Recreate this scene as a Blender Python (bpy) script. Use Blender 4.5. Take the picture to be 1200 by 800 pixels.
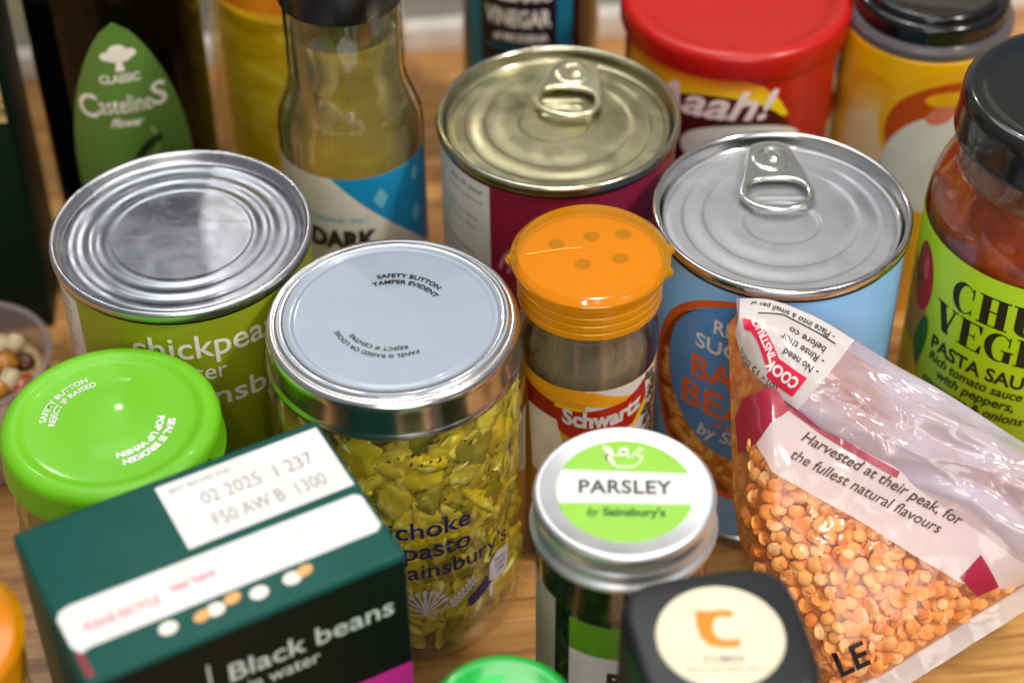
import bpy, bmesh, math, random
from mathutils import Vector, Matrix, noise
random.seed(7)
S = 0.001
PI = math.pi
D = bpy.data
for o in list(D.objects): D.objects.remove(o, do_unlink=True)
scn = bpy.context.scene
COL = scn.collection

# ------------------------------------------------------------------ camera
cd = D.cameras.new('camera'); cam = D.objects.new('camera', cd); COL.objects.link(cam); scn.camera = cam
pitch, roll = math.radians(42.522), math.radians(-0.634)
fw = Vector((0, math.cos(pitch), -math.sin(pitch))); rt = Vector((1, 0, 0)); up = rt.cross(fw)
rt2 = rt*math.cos(roll)+up*math.sin(roll); up2 = -rt*math.sin(roll)+up*math.cos(roll)
cam.matrix_world = Matrix(((rt2.x, up2.x, -fw.x, 0), (rt2.y, up2.y, -fw.y, 0), (rt2.z, up2.z, -fw.z, .46087), (0, 0, 0, 1)))
cd.sensor_width = 36; cd.lens = 2277.36/1200*36
cd.clip_start = .02; cd.clip_end = 50
cd.dof.use_dof = True; cd.dof.focus_distance = .535; cd.dof.aperture_fstop = 6.8; cd.dof.aperture_blades = 9

# ------------------------------------------------------------------ light
w = D.worlds.new('World'); scn.world = w; w.use_nodes = True
wn = w.node_tree.nodes; wl = w.node_tree.links
bg = wn['Background']
tc = wn.new('ShaderNodeTexCoord'); sp = wn.new('ShaderNodeSeparateXYZ'); rp = wn.new('ShaderNodeValToRGB')
wl.new(tc.outputs['Generated'], sp.inputs[0]); wl.new(sp.outputs['Z'], rp.inputs['Fac']); wl.new(rp.outputs['Color'], bg.inputs['Color'])
rp.color_ramp.elements[0].position = 0.0; rp.color_ramp.elements[0].color = (.30, .28, .26, 1)
rp.color_ramp.elements[1].position = 0.9; rp.color_ramp.elements[1].color = (.62, .64, .68, 1)
bg.inputs['Strength'].default_value = 0.50
def lamp(name, loc, target, power, size, color=(1, 1, 1), shape='DISK', sy=None):
    l = D.lights.new(name, 'AREA'); l.energy = power; l.size = size; l.color = color; l.shape = shape
    if sy: l.shape = 'RECTANGLE'; l.size_y = sy
    o = D.objects.new(name, l); COL.objects.link(o); o.location = loc
    d = Vector(target)-Vector(loc); o.rotation_euler = d.to_track_quat('-Z', 'Y').to_euler()
    return o
lamp('overhead_light', (.75, .05, 1.25), (.0, .4, .05), 12.5, .16, (1, .95, .88))
lamp('overhead_light', (-.10, .60, 1.6), (0, .5, .05), 6.0, .7, (1, .96, .90))  # soft overhead fill added to lift the back row, clear of lid reflections
lamp('overhead_light', (-.30, .95, 1.3), (0, .4, .05), 2.2, .5, (.96, .98, 1))  # added so that the chickpea lid mirrors a bright patch
lamp('front_fill', (.15, -.75, .75), (0, .4, .05), 7.5, .9, (1, .95, .88))  # large soft fill added at the camera side to brighten fronts and jar contents
lamp('ceiling_spot', (-.36, 1.50, 1.02), (0, .4, .05), 1.6, .035, (1, .96, .9))
lamp('ceiling_spot', (.10, 1.10, 1.30), (0, .4, .05), 1.6, .035, (1, .96, .9))
lamp('ceiling_spot', (-.15, -.45, 1.45), (0, .4, .05), 1.8, .04, (1, .96, .9))
lamp('ceiling_spot', (.18, -.35, 1.45), (0, .4, .05), 1.8, .04, (1, .96, .9))
scn.view_settings.view_transform = 'Standard'; scn.view_settings.look = 'None'
scn.view_settings.exposure = 0.02; scn.view_settings.gamma = 1
scn.cycles.use_denoising = True
scn.cycles.transparent_max_bounces = 24; scn.cycles.max_bounces = 14; scn.cycles.transmission_bounces = 10
scn.cycles.sample_clamp_indirect = 6

# ------------------------------------------------------------------ materials
def hexc(h):
    h = h.lstrip('#'); v = [int(h[i:i+2], 16)/255 for i in (0, 2, 4)]
    return tuple(((c+.055)/1.055)**2.4 if c > .04045 else c/12.92 for c in v)+(1,)
MATS = {}
def nn(m, t, **kw):
    n = m.node_tree.nodes.new(t)
    for k, v in kw.items(): setattr(n, k, v)
    return n
def mat(name, col, rough=.5, metal=0, coat=0, spec=.5, sss=0, trans=0, ior=1.45, var=.06, scale=120, bump=0, bscale=600, rvar=.12, emit=None):
    if name in MATS: return MATS[name]
    m = D.materials.new(name); m.use_nodes = True; MATS[name] = m
    L = m.node_tree.links; b = m.node_tree.nodes['Principled BSDF']
    c = hexc(col) if isinstance(col, str) else col
    tcn = nn(m, 'ShaderNodeTexCoord')
    nz = nn(m, 'ShaderNodeTexNoise'); nz.inputs['Scale'].default_value = scale; nz.inputs['Detail'].default_value = 4
    L.new(tcn.outputs['Object'], nz.inputs['Vector'])
    r = nn(m, 'ShaderNodeValToRGB'); r.color_ramp.elements[0].position = .3; r.color_ramp.elements[1].position = .7
    r.color_ramp.elements[0].color = tuple(x*(1-var) for x in c[:3])+(1,); r.color_ramp.elements[1].color = tuple(min(1, x*(1+var)) for x in c[:3])+(1,)
    L.new(nz.outputs['Fac'], r.inputs['Fac']); L.new(r.outputs['Color'], b.inputs['Base Color'])
    mr = nn(m, 'ShaderNodeMapRange'); mr.inputs['To Min'].default_value = max(.01, rough*(1-rvar*2)); mr.inputs['To Max'].default_value = min(1, rough*(1+rvar*2))
    nz2 = nn(m, 'ShaderNodeTexNoise'); nz2.inputs['Scale'].default_value = scale*.6; nz2.inputs['Detail'].default_value = 6
    L.new(tcn.outputs['Object'], nz2.inputs['Vector']); L.new(nz2.outputs['Fac'], mr.inputs['Value']); L.new(mr.outputs['Result'], b.inputs['Roughness'])
    b.inputs['Metallic'].default_value = metal; b.inputs['IOR'].default_value = ior
    b.inputs['Specular IOR Level'].default_value = spec
    b.inputs['Coat Weight'].default_value = coat; b.inputs['Coat Roughness'].default_value = .08
    if sss: b.inputs['Subsurface Weight'].default_value = sss; b.inputs['Subsurface Radius'].default_value = (.004, .003, .002); b.inputs['Subsurface Scale'].default_value = 1
    b.inputs['Transmission Weight'].default_value = trans
    if bump:
        bn = nn(m, 'ShaderNodeBump'); bn.inputs['Strength'].default_value = bump; bn.inputs['Distance'].default_value = .0004
        n3 = nn(m, 'ShaderNodeTexNoise'); n3.inputs['Scale'].default_value = bscale; n3.inputs['Detail'].default_value = 5
        L.new(tcn.outputs['Object'], n3.inputs['Vector']); L.new(n3.outputs['Fac'], bn.inputs['Height']); L.new(bn.outputs['Normal'], b.inputs['Normal'])
    return m
def film(name, tint=(.97, .98, .97), milk=0., milkcol=(.8, .78, .8), rough=.06, gloss=1., bump=0, bscale=80, patch=0):
    """thin clear sheet: mostly see-through, a Fresnel reflection on top, optionally some milkiness"""
    if name in MATS: return MATS[name]
    m = D.materials.new(name); m.use_nodes = True; MATS[name] = m
    nt = m.node_tree; L = nt.links; nt.nodes.remove(nt.nodes['Principled BSDF']); out = nt.nodes['Material Output']
    t = nn(m, 'ShaderNodeBsdfTransparent'); t.inputs[0].default_value = tuple(tint)+(1,)
    g = nn(m, 'ShaderNodeBsdfGlossy'); g.inputs['Roughness'].default_value = rough; g.inputs[0].default_value = (1, 1, 1, 1)
    fr = nn(m, 'ShaderNodeFresnel'); fr.inputs[0].default_value = 1.5
    ge = nn(m, 'ShaderNodeNewGeometry'); mi = nn(m, 'ShaderNodeMapRange'); mi.inputs['To Min'].default_value = 1.5; mi.inputs['To Max'].default_value = 1/1.5
    L.new(ge.outputs['Backfacing'], mi.inputs['Value']); L.new(mi.outputs['Result'], fr.inputs[0])
    mul = nn(m, 'ShaderNodeMath', operation='MULTIPLY'); mul.inputs[1].default_value = gloss; L.new(fr.outputs[0], mul.inputs[0])
    base = t
    tcn = nn(m, 'ShaderNodeTexCoord')
    if milk:
        d = nn(m, 'ShaderNodeBsdfDiffuse'); d.inputs[0].default_value = tuple(milkcol)+(1,)
        tr = nn(m, 'ShaderNodeBsdfTranslucent'); tr.inputs[0].default_value = tuple(milkcol)+(1,)
        md = nn(m, 'ShaderNodeMixShader'); md.inputs[0].default_value = .4; L.new(d.outputs[0], md.inputs[1]); L.new(tr.outputs[0], md.inputs[2])
        mx = nn(m, 'ShaderNodeMixShader'); mx.inputs[0].default_value = milk
        if patch:
            nz = nn(m, 'ShaderNodeTexNoise'); nz.inputs['Scale'].default_value = 45; nz.inputs['Detail'].default_value = 3
            L.new(tcn.outputs['Object'], nz.inputs['Vector'])
            mr = nn(m, 'ShaderNodeMapRange'); mr.inputs['From Min'].default_value = .35; mr.inputs['From Max'].default_value = .65
            mr.inputs['To Min'].default_value = max(0, milk-patch); mr.inputs['To Max'].default_value = min(1, milk+patch)
            L.new(nz.outputs['Fac'], mr.inputs['Value']); L.new(mr.outputs['Result'], mx.inputs[0])
        L.new(t.outputs[0], mx.inputs[1]); L.new(md.outputs[0], mx.inputs[2]); base = mx
    fin = nn(m, 'ShaderNodeMixShader'); L.new(mul.outputs[0], fin.inputs[0]); L.new(base.outputs[0], fin.inputs[1]); L.new(g.outputs[0], fin.inputs[2])
    L.new(fin.outputs[0], out.inputs['Surface'])
    if bump:
        bn = nn(m, 'ShaderNodeBump'); bn.inputs['Strength'].default_value = bump; bn.inputs['Distance'].default_value = .002
        n3 = nn(m, 'ShaderNodeTexNoise'); n3.inputs['Scale'].default_value = bscale; n3.inputs['Detail'].default_value = 3; n3.inputs['Distortion'].default_value = .6
        L.new(tcn.outputs['Object'], n3.inputs['Vector']); L.new(n3.outputs['Fac'], bn.inputs['Height'])
        L.new(bn.outputs['Normal'], g.inputs['Normal']); L.new(bn.outputs['Normal'], fr.inputs['Normal'])
    return m
def speckle(name, c1, c2, c3, scale=160, rough=.5, bump=.3, coat=0, stretch=(1, 1, 1)):
    if name in MATS: return MATS[name]
    m = mat(name, c1, rough, coat=coat, bump=bump, bscale=scale*2)
    L = m.node_tree.links; b = m.node_tree.nodes['Principled BSDF']
    tcn = nn(m, 'ShaderNodeTexCoord'); mp = nn(m, 'ShaderNodeMapping'); mp.inputs['Scale'].default_value = stretch
    L.new(tcn.outputs['Object'], mp.inputs['Vector'])
    nz = nn(m, 'ShaderNodeTexNoise'); nz.inputs['Scale'].default_value = scale; nz.inputs['Detail'].default_value = 5; nz.inputs['Distortion'].default_value = .8
    L.new(mp.outputs[0], nz.inputs['Vector'])
    r = nn(m, 'ShaderNodeValToRGB'); e = r.color_ramp.elements
    e[0].position = .36; e[0].color = hexc(c1); e[1].position = .64; e[1].color = hexc(c3); x = e.new(.5); x.color = hexc(c2)
    L.new(nz.outputs['Fac'], r.inputs['Fac']); L.new(r.outputs['Color'], b.inputs['Base Color'])
    return m

def scratched(m, k=.12):
    L = m.node_tree.links; b = m.node_tree.nodes['Principled BSDF']; tcn = nn(m, 'ShaderNodeTexCoord'); prev = None
    for rot, sc in ((.5, (25, 1600, 25)), (-1.1, (18, 1300, 18)), (2.2, (30, 2000, 30))):
        mp = nn(m, 'ShaderNodeMapping'); mp.inputs['Rotation'].default_value = (0, 0, rot); mp.inputs['Scale'].default_value = sc
        nz = nn(m, 'ShaderNodeTexNoise'); nz.inputs['Scale'].default_value = 1; nz.inputs['Detail'].default_value = 2
        L.new(tcn.outputs['Object'], mp.inputs['Vector']); L.new(mp.outputs[0], nz.inputs['Vector'])
        r = nn(m, 'ShaderNodeValToRGB'); r.color_ramp.elements[0].position = .66; r.color_ramp.elements[1].position = .72; L.new(nz.outputs['Fac'], r.inputs['Fac'])
        if prev is None: prev = r.outputs['Color']
        else:
            ad = nn(m, 'ShaderNodeMath', operation='ADD'); L.new(prev, ad.inputs[0]); L.new(r.outputs['Color'], ad.inputs[1]); prev = ad.outputs[0]
    bn = nn(m, 'ShaderNodeBump'); bn.inputs['Strength'].default_value = k; bn.inputs['Distance'].default_value = .0002; L.new(prev, bn.inputs['Height'])
    old = b.inputs['Normal'].links
    if old: L.new(old[0].from_socket, bn.inputs['Normal'])
    L.new(bn.outputs['Normal'], b.inputs['Normal'])
    # handling smudges: broad soft changes of gloss
    src = b.inputs['Roughness'].links[0].from_socket
    nz = nn(m, 'ShaderNodeTexNoise'); nz.inputs['Scale'].default_value = 55; nz.inputs['Detail'].default_value = 8; nz.inputs['Distortion'].default_value = 1.5; L.new(tcn.outputs['Object'], nz.inputs['Vector'])
    mr = nn(m, 'ShaderNodeMapRange'); mr.inputs['From Min'].default_value = .45; mr.inputs['From Max'].default_value = .7; mr.inputs['To Max'].default_value = .16; L.new(nz.outputs['Fac'], mr.inputs['Value'])
    ad = nn(m, 'ShaderNodeMath', operation='ADD'); L.new(src, ad.inputs[0]); L.new(mr.outputs[0], ad.inputs[1]); L.new(ad.outputs[0], b.inputs['Roughness'])
    return m
tin = mat('tinplate', (.48, .49, .52, 1), .28, 1, var=.05, scale=60, rvar=.25)
tin_panel = mat('tin_panel', (.36, .375, .41, 1), .34, 1, var=.05, scale=40, rvar=.2)
tin_side = mat('tin_side', (.42, .39, .36, 1), .22, 1)
alu = mat('lacquered_grey_lid', (.36, .375, .40, 1), .42, .7, var=.03, scale=50)
alu_rim = mat('bright_rim', (.66, .65, .64, 1), .16, 1)
gold = mat('gold_lacquer', (.42, .39, .24, 1), .30, 1, var=.05, scale=50)
gold_rim = mat('gold_rim', (.50, .48, .36, 1), .2, 1)
gold_tab = mat('gold_tab', (.80, .76, .52, 1), .26, 1)
tab_m = mat('tab_metal', (.72, .74, .70, 1), .2, 1)
for m_ in (tin, tin_panel, alu, gold): scratched(m_)
white = mat('white_print', (.70, .69, .68, 1), .5, spec=.3)
offwhite = mat('off_white_print', '#e9e2d6', .45)
black = mat('black_print', '#15151a', .4)
navy = mat('navy_print', '#1c1a55', .4)
grey_print = mat('grey_print', '#8a8580', .5)

# ------------------------------------------------------------------ objects
def thing(name, label, cat, x, y, rz=0, z=0, group=None):
    o = D.objects.new(name, None); COL.objects.link(o); o.empty_display_size = .02
    o.location = (x*S, y*S, z*S); o.rotation_euler = (0, 0, math.radians(rz))
    o['label'] = label; o['category'] = cat
    if group: o['group'] = group
    return o
def link(name, me, m, parent=None, smooth=True, auto=40):
    o = D.objects.new(name, me); COL.objects.link(o)
    if m is not None and not me.materials: me.materials.append(m)
    if parent: o.parent = parent
    if smooth:
        me.polygons.foreach_set('use_smooth', [True]*len(me.polygons))
        if auto: me.set_sharp_from_angle(angle=math.radians(auto))
    return o
def mesh(name, vs, fs, m, parent=None, smooth=True, auto=40, scale=S):
    me = D.meshes.new(name); me.from_pydata([(x*scale, y*scale, z*scale) for x, y, z in vs], [], fs); me.update()
    return link(name, me, m, parent, smooth, auto)
def lathe(name, prof, m, parent, seg=96, off=(0, 0), close=True, auto=35, warp=None):
    vs, fs = [], []; rings = []
    for r, z in prof:
        if r < 1e-6: rings.append([len(vs)]); vs.append((off[0], off[1], z))
        else:
            rings.append(list(range(len(vs), len(vs)+seg)))
            for i in range(seg):
                a = 2*PI*i/seg; rr = r if warp is None else warp(r, a, z)
                vs.append((off[0]+rr*math.cos(a), off[1]+rr*math.sin(a), z))
    for A, B in zip(rings, rings[1:]):
        for i in range(seg):
            j = (i+1) % seg
            if len(A) == 1 and len(B) == 1: continue
            if len(A) == 1: fs.append((A[0], B[i], B[j]))
            elif len(B) == 1: fs.append((A[i], A[j], B[0]))
            else: fs.append((A[i], A[j], B[j], B[i]))
    return mesh(name, vs, fs, m, parent, auto=auto)
def rnd(r0, z0, r1, z1, n=5, bulge='out'):
    """quarter round between two profile points, going vertical first"""
    out = []
    for i in range(n+1):
        a = PI/2*i/n
        out.append((r0+(r1-r0)*(1-math.cos(a)), z0+(z1-z0)*math.sin(a)))
    return out
_ecache = {}
def text2d(s, size, bold=0, shear=0, align='CENTER', sx=1, spacing=1):
    k = (s, size, bold, shear, align, sx, spacing)
    if k in _ecache: return _ecache[k]
    cu = D.curves.new('t', 'FONT'); cu.body = s; cu.size = size; cu.offset = bold; cu.shear = shear
    cu.align_x = align; cu.resolution_u = 3; cu.space_character = spacing
    o = D.objects.new('t', cu); me = D.meshes.new_from_object(o)
    out = ([(v.co.x*sx, v.co.y) for v in me.vertices], [tuple(p.vertices) for p in me.polygons])
    D.objects.remove(o); D.curves.remove(cu); D.meshes.remove(me)
    _ecache[k] = out
    return out
class Art:
    def __init__(self): self.v = []; self.f = []
    def _add(self, vs, fs, x=0, y=0, rot=0):
        n = len(self.v); c, s = math.cos(math.radians(rot)), math.sin(math.radians(rot))
        self.v += [(x+a*c-b*s, y+a*s+b*c) for a, b in vs]; self.f += [tuple(i+n for i in f) for f in fs]; return self
    def text(self, s, size, x=0, y=0, rot=0, **k):
        a, b = text2d(s, size, **k); return self._add(a, b, x, y, rot)
    def fit(self, s, size, x0, x1, y, **k):
        a, b = text2d(s, size, align='LEFT', **k); lo = min(p[0] for p in a); hi = max(p[0] for p in a); q = (x1-x0)/(hi-lo)
        return self._add([(x0+(p[0]-lo)*q, p[1]) for p in a], b, 0, y)
    def poly(self, pts, x=0, y=0, rot=0): return self._add(pts, [tuple(range(len(pts)))], x, y, rot)
    def rect(self, x0, y0, x1, y1, rot=0): return self.poly([(x0, y0), (x1, y0), (x1, y1), (x0, y1)])
    def ell(self, x, y, rx, ry, rot=0, n=28): return self.poly([(rx*math.cos(2*PI*i/n), ry*math.sin(2*PI*i/n)) for i in range(n)], x, y, rot)
    def ring(self, x, y, rx, ry, w, a0=0, a1=360, n=40):
        vs = []; fs = []
        for i in range(n+1):
            a = math.radians(a0+(a1-a0)*i/n)
            vs += [(rx*math.cos(a), ry*math.sin(a)), ((rx-w)*math.cos(a), (ry-w)*math.sin(a))]
            if i: k = 2*i; fs.append((k-2, k, k+1, k-1))
        return self._add(vs, fs, x, y)
    def line(self, pts, w, taper=False):
        for i, ((ax, ay), (bx, by)) in enumerate(zip(pts, pts[1:])):
            d = math.hypot(bx-ax, by-ay) or 1; nx, ny = -(by-ay)/d*w/2, (bx-ax)/d*w/2
            k1 = 1 - (i+1)/(len(pts)-1) if taper else 1; k0 = 1 - i/(len(pts)-1) if taper else 1
            self.poly([(ax-nx*k0, ay-ny*k0), (bx-nx*k1, by-ny*k1), (bx+nx*k1+1e-4, by+ny*k1), (ax+nx*k0, ay+ny*k0)])
        return self
    def build(self, name, m, parent, mapf, cut=2.0, cuty=None):
        bm = bmesh.new(); bv = [bm.verts.new((x, y, 0)) for x, y in self.v]
        for f in self.f:
            try: bm.faces.new([bv[i] for i in f])
            except ValueError: pass
        bm.normal_update()
        bmesh.ops.triangulate(bm, faces=[f for f in bm.faces if len(f.verts) > 4])
        for ax, st in ((0, cut), (1, cuty)):
            if not st or not self.v: continue
            lo = min(p[ax] for p in self.v); hi = max(p[ax] for p in self.v); k = math.floor(lo/st)+1
            while k*st < hi:
                no = (1, 0, 0) if ax == 0 else (0, 1, 0)
                bmesh.ops.bisect_plane(bm, geom=bm.verts[:]+bm.edges[:]+bm.faces[:], plane_co=(k*st if ax == 0 else 0, k*st if ax else 0, 0), plane_no=no, dist=1e-5)
                k += 1
        for v in bm.verts:
            x, y, z = mapf(v.co.x, v.co.y); v.co = (x*S, y*S, z*S)
        me = D.meshes.new(name); bm.to_mesh(me); bm.free()
        return link(name, me, m, parent, True, 0)
def cyl(R, off=.08, th0=0):
    """art x = arc length rightwards from the front (-Y), y = height"""
    def f(x, y):
        a = x/R+math.radians(th0); q = R+off
        return (q*math.sin(a), -q*math.cos(a), y)
    return f
def flat(z, rot=0):
    c, s = math.cos(math.radians(rot)), math.sin(math.radians(rot))
    return lambda x, y: (x*c-y*s, x*s+y*c, z)
def arcmap(R, a0, z, flip=1):
    """text along an arc of a flat lid; a0 = degrees of text centre, flip=-1 reads from outside"""
    def f(x, y):
        a = math.radians(a0) - flip*x/R; r = R+flip*y
        return (r*math.cos(a), r*math.sin(a), z)
    return f
def plate(name, outline, holes, thick, bevel, m, parent):
    cu = D.curves.new('p', 'CURVE'); cu.dimensions = '2D'; cu.fill_mode = 'BOTH'; cu.extrude = max(thick/2-bevel, 0)*S; cu.bevel_depth = bevel*S; cu.bevel_resolution = 2; cu.offset = -bevel*S
    for pts in [outline]+holes:
        s = cu.splines.new('POLY'); s.points.add(len(pts)-1); s.use_cyclic_u = True
        for p, q in zip(s.points, pts): p.co = (q[0]*S, q[1]*S, 0, 1)
    o = D.objects.new('p', cu); me = D.meshes.new_from_object(o); D.objects.remove(o); me.name = name; me.materials.clear()
    return link(name, me, m, parent, True, 50)
def superell(a, b, n, N=48):
    return [(a*math.copysign(abs(math.cos(t))**(2/n), math.cos(t)), b*math.copysign(abs(math.sin(t))**(2/n), math.sin(t))) for t in (2*PI*i/N for i in range(N))]

# ------------------------------------------------------------------ worktop of staves, upstand and wall
def wood():
    m = D.materials.new('oiled_wood'); m.use_nodes = True; L = m.node_tree.links; b = m.node_tree.nodes['Principled BSDF']
    tcn = nn(m, 'ShaderNodeTexCoord'); oi = nn(m, 'ShaderNodeObjectInfo')
    add = nn(m, 'ShaderNodeVectorMath', operation='ADD'); cmb = nn(m, 'ShaderNodeCombineXYZ')
    mm = nn(m, 'ShaderNodeMath', operation='MULTIPLY'); mm.inputs[1].default_value = 37
    L.new(oi.outputs['Random'], mm.inputs[0]); L.new(mm.outputs[0], cmb.inputs[0]); L.new(mm.outputs[0], cmb.inputs[1])
    L.new(tcn.outputs['Object'], add.inputs[0]); L.new(cmb.outputs[0], add.inputs[1])
    mp = nn(m, 'ShaderNodeMapping'); mp.inputs['Scale'].default_value = (9, 130, 60); L.new(add.outputs[0], mp.inputs['Vector'])
    nz = nn(m, 'ShaderNodeTexNoise'); nz.inputs['Scale'].default_value = 1.6; nz.inputs['Detail'].default_value = 7; nz.inputs['Distortion'].default_value = 1.2
    L.new(mp.outputs[0], nz.inputs['Vector'])
    r = nn(m, 'ShaderNodeValToRGB'); e = r.color_ramp.elements
    e[0].position = .3; e[0].color = hexc('#8f5c30'); e[1].position = .72; e[1].color = hexc('#dba866'); x = e.new(.5); x.color = hexc('#c28d50')
    L.new(nz.outputs['Fac'], r.inputs['Fac'])
    hs = nn(m, 'ShaderNodeHueSaturation'); mr = nn(m, 'ShaderNodeMapRange'); mr.inputs['To Min'].default_value = .72; mr.inputs['To Max'].default_value = 1.3
    L.new(oi.outputs['Random'], mr.inputs['Value']); L.new(mr.outputs[0], hs.inputs['Value']); L.new(r.outputs[0], hs.inputs['Color'])
    L.new(hs.outputs[0], b.inputs['Base Color']); b.inputs['Roughness'].default_value = .34; b.inputs['Coat Weight'].default_value = .15
    bn = nn(m, 'ShaderNodeBump'); bn.inputs['Strength'].default_value = .25; bn.inputs['Distance'].default_value = .0003
    L.new(nz.outputs['Fac'], bn.inputs['Height']); L.new(bn.outputs['Normal'], b.inputs['Normal'])
    return m
WOOD = wood()
def structure(o): o['kind'] = 'structure'; return o
def box_mesh(name, x0, y0, z0, x1, y1, z1, bev=0):
    bm = bmesh.new(); bmesh.ops.create_cube(bm, size=1)
    for v in bm.verts: v.co = ((x0+x1)/2*S+v.co.x*(x1-x0)*S, (y0+y1)/2*S+v.co.y*(y1-y0)*S, (z0+z1)/2*S+v.co.z*(z1-z0)*S)
    if bev: bmesh.ops.bevel(bm, geom=bm.edges[:], offset=bev*S, segments=2, affect='EDGES', profile=.6)
    me = D.meshes.new(name); bm.to_mesh(me); bm.free(); return me
WA = math.radians(6.3)
top = structure(link('worktop', box_mesh('worktop', -750, 0, -40, 750, 575, -1.2), mat('worktop_glue', '#5a3c22', .6), None, False))
top.location = (0, .115, 0)
SL, SW = 230.0, 26.0
sm = box_mesh('stave', -SL/2, -SW/2, -6, SL/2, SW/2, 0, .35); sm.materials.append(WOOD)
top_rot = top.rotation_euler
top.rotation_euler = (0, 0, WA)
for r in range(22):
    offx = [0, 90, 40, 150, 15, 120, 70][r % 7]
    for c in range(-3, 4):
        x = c*SL+offx-90
        if x-SL/2 < -640 or x+SL/2 > 640: continue
        o = D.objects.new('stave', sm); COL.objects.link(o); o.parent = top
        o.location = (x*S, (13+r*SW)*S+.0008, 0)
wy = lambda x: 693.5+x*math.tan(WA)
def wall_piece(name, d0, d1, z0, z1, m, bev):
    o = link(name, box_mesh(name, -900, d0, z0, 900, d1, z1, bev), m, None, True); o.location = (0, wy(0)*S, 0); o.rotation_euler = (0, 0, WA)
    return structure(o)
wall = wall_piece('wall', 0, 60, -40, 260, mat('grey_wall_paint', '#a6a69c', .55, bump=.1, bscale=300), 0)
ups = wall_piece('upstand', -9, -.5, .3, 13, mat('white_upstand', '#efe9e4', .35), 2)
floor = structure(mesh('floor', [(-3000, -3000, -900), (3000, -3000, -900), (3000, 3000, -900), (-3000, 3000, -900)], [(0, 1, 2, 3)], mat('floor_tiles', '#8d857b', .6)))

# ------------------------------------------------------------------ tins
def seam_body(t, m_label, R, H, z0=4, z1=None, rimmat=None):
    z1 = z1 or H-5
    lathe('can_body', [(0, 1), (R-3, 1), (R-.8, 0), (R+.6, .6), (R+.9, 2), (R+.4, 3.2), (R-.8, 4), (R-.6, 5), (R-.6, H-5.2), (R-.3, H-4)], tin_side, t)
    return lathe('label', [(R-.2, z0+1), (R, z0+1.2), (R, z1-.4), (R-.2, z1)], m_label, t)
def rim(t, R, H, m, depth=4):
    return lathe('rim', [(R-.6, H-4.2), (R+.6, H-3.6), (R+1.1, H-3.0), (R+1.2, H-1.4), (R+1.0, H-.5), (R+.6, H-.1), (R+.1, H), (R-.5, H-.15), (R-.9, H-.7), (R-1.05, H-1.6), (R-1.3, H-depth), (R-1.6, H-depth-.5), (R-2.3, H-depth-.7)], m, t, auto=60)
def panel(t, Rm, z, fn, m, nr=70, seg=128, name='lid_panel'):
    vs = [(0, 0, z+fn(0, 0))]; fs = []
    for i in range(1, nr+1):
        r = Rm*i/nr
        for k in range(seg):
            a = 2*PI*k/seg; vs.append((r*math.cos(a), r*math.sin(a), z+fn(r, a)))
    for k in range(seg): fs.append((0, 1+k, 1+(k+1) % seg))
    for i in range(nr-1):
        for k in range(seg):
            a = 1+i*seg; b = a+seg; j = (k+1) % seg; fs.append((a+k, b+k, b+j, a+j))
    return mesh(name, vs, fs, m, t, auto=0)
def g(x, s): return math.exp(-(x/s)**2)
def sstep(a, b, x):
    x = max(0, min(1, (x-a)/(b-a))); return x*x*(3-2*x)
def text_rect(lines, x, y, lh): pass

# chickpea tin: plain end with stepped rings
t = thing('food_tin', 'olive green tin of chickpeas with a stepped silver end and no ring pull', 'tin', -94.9, 434.8, -3, group='ring rimmed food tins')
olive = mat('olive_label', '#7f8a12', .32, coat=.3, var=.03)
lab = seam_body(t, olive, 36.6, 108)
rim(t, 36.6, 108, tin, 2.5)
def chick(r, a):
    z = .9*sstep(34.4, 32.4, r)
    z += -.38*sstep(31.6, 29.6, r) + .5*sstep(28.6, 26.4, r) - .36*sstep(26, 24.2, r) + .5*sstep(23.4, 21.4, r) - .25*sstep(21, 19.6, r)
    z += .3*math.cos(r/20*PI/2) if r < 20 else 0
    z += .16*noise.noise((r*math.cos(a)/14, r*math.sin(a)/14, 3.1))+.04*noise.noise((r*math.cos(a)/4, r*math.sin(a)/4, 8))
    return z
panel(t, 34.4, 104.6, chick, tin_panel, nr=110)
A = Art().rect(-58, 5, -28.8, 101.5); A.build('print_panel', white, lab, cyl(36.6, .06))
A = Art()
for i in range(24): A.rect(-55+random.random()*2, 97-i*3.3, -33-random.random()*5, 97.9-i*3.3)
A.build('small_print', grey_print, lab, cyl(36.6, .12))
A = Art().fit('chickpeas', 12.0, -9.5, 33, 90.2, bold=.12).fit('in water', 9.0, -9, 16.6, 81.5).fit("Sainsbury's", 10.6, -2, 51, 71.2, bold=.1)
A.build('lettering', offwhite, lab, cyl(36.6, .12))

# tin with burgundy label and gold lid
def tab(t, x, y, z, rz, m, L=32, W=22, W2=14):
    N = []
    cy = L-W*.36
    for i in range(17):
        a = math.radians(-180+180*i/16)   # ring end (towards camera), rounded
        N.append((W/2*math.cos(a), 8.5+8.5*math.sin(a)))
    for i in range(13):
        a = math.radians(180*i/12); N.append((W2/2*math.cos(a), L-5+5*math.sin(a)))
    hole = superell(W/2-2.5, 6.0, 2.6, 28); hole = [(a, b+8.6) for a, b in hole]
    o = plate('ring_pull', N, [hole], 1.7, .7, m, t); o.location = (x*S, y*S, z*S); o.rotation_euler = (math.radians(1.5), 0, math.radians(rz))
    n = lathe('rivet', [(0, 1.9), (1.6, 1.8), (2.4, 1.2), (2.6, 0), (2.6, -2)], m, o, 24, (0, L-7.5))
    # pressed rim round the rivet
    lathe('rivet_plate', [(3.9, .6), (4.5, 1.25), (5.2, 1.35), (5.9, 1.1), (6.2, .6)], m, o, 32, (0, L-8.2))
    return o
t = thing('food_tin', 'tin with a burgundy label and a gold ring-pull lid', 'tin', 15, 488.5, 0, group='ring rimmed food tins')
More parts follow.
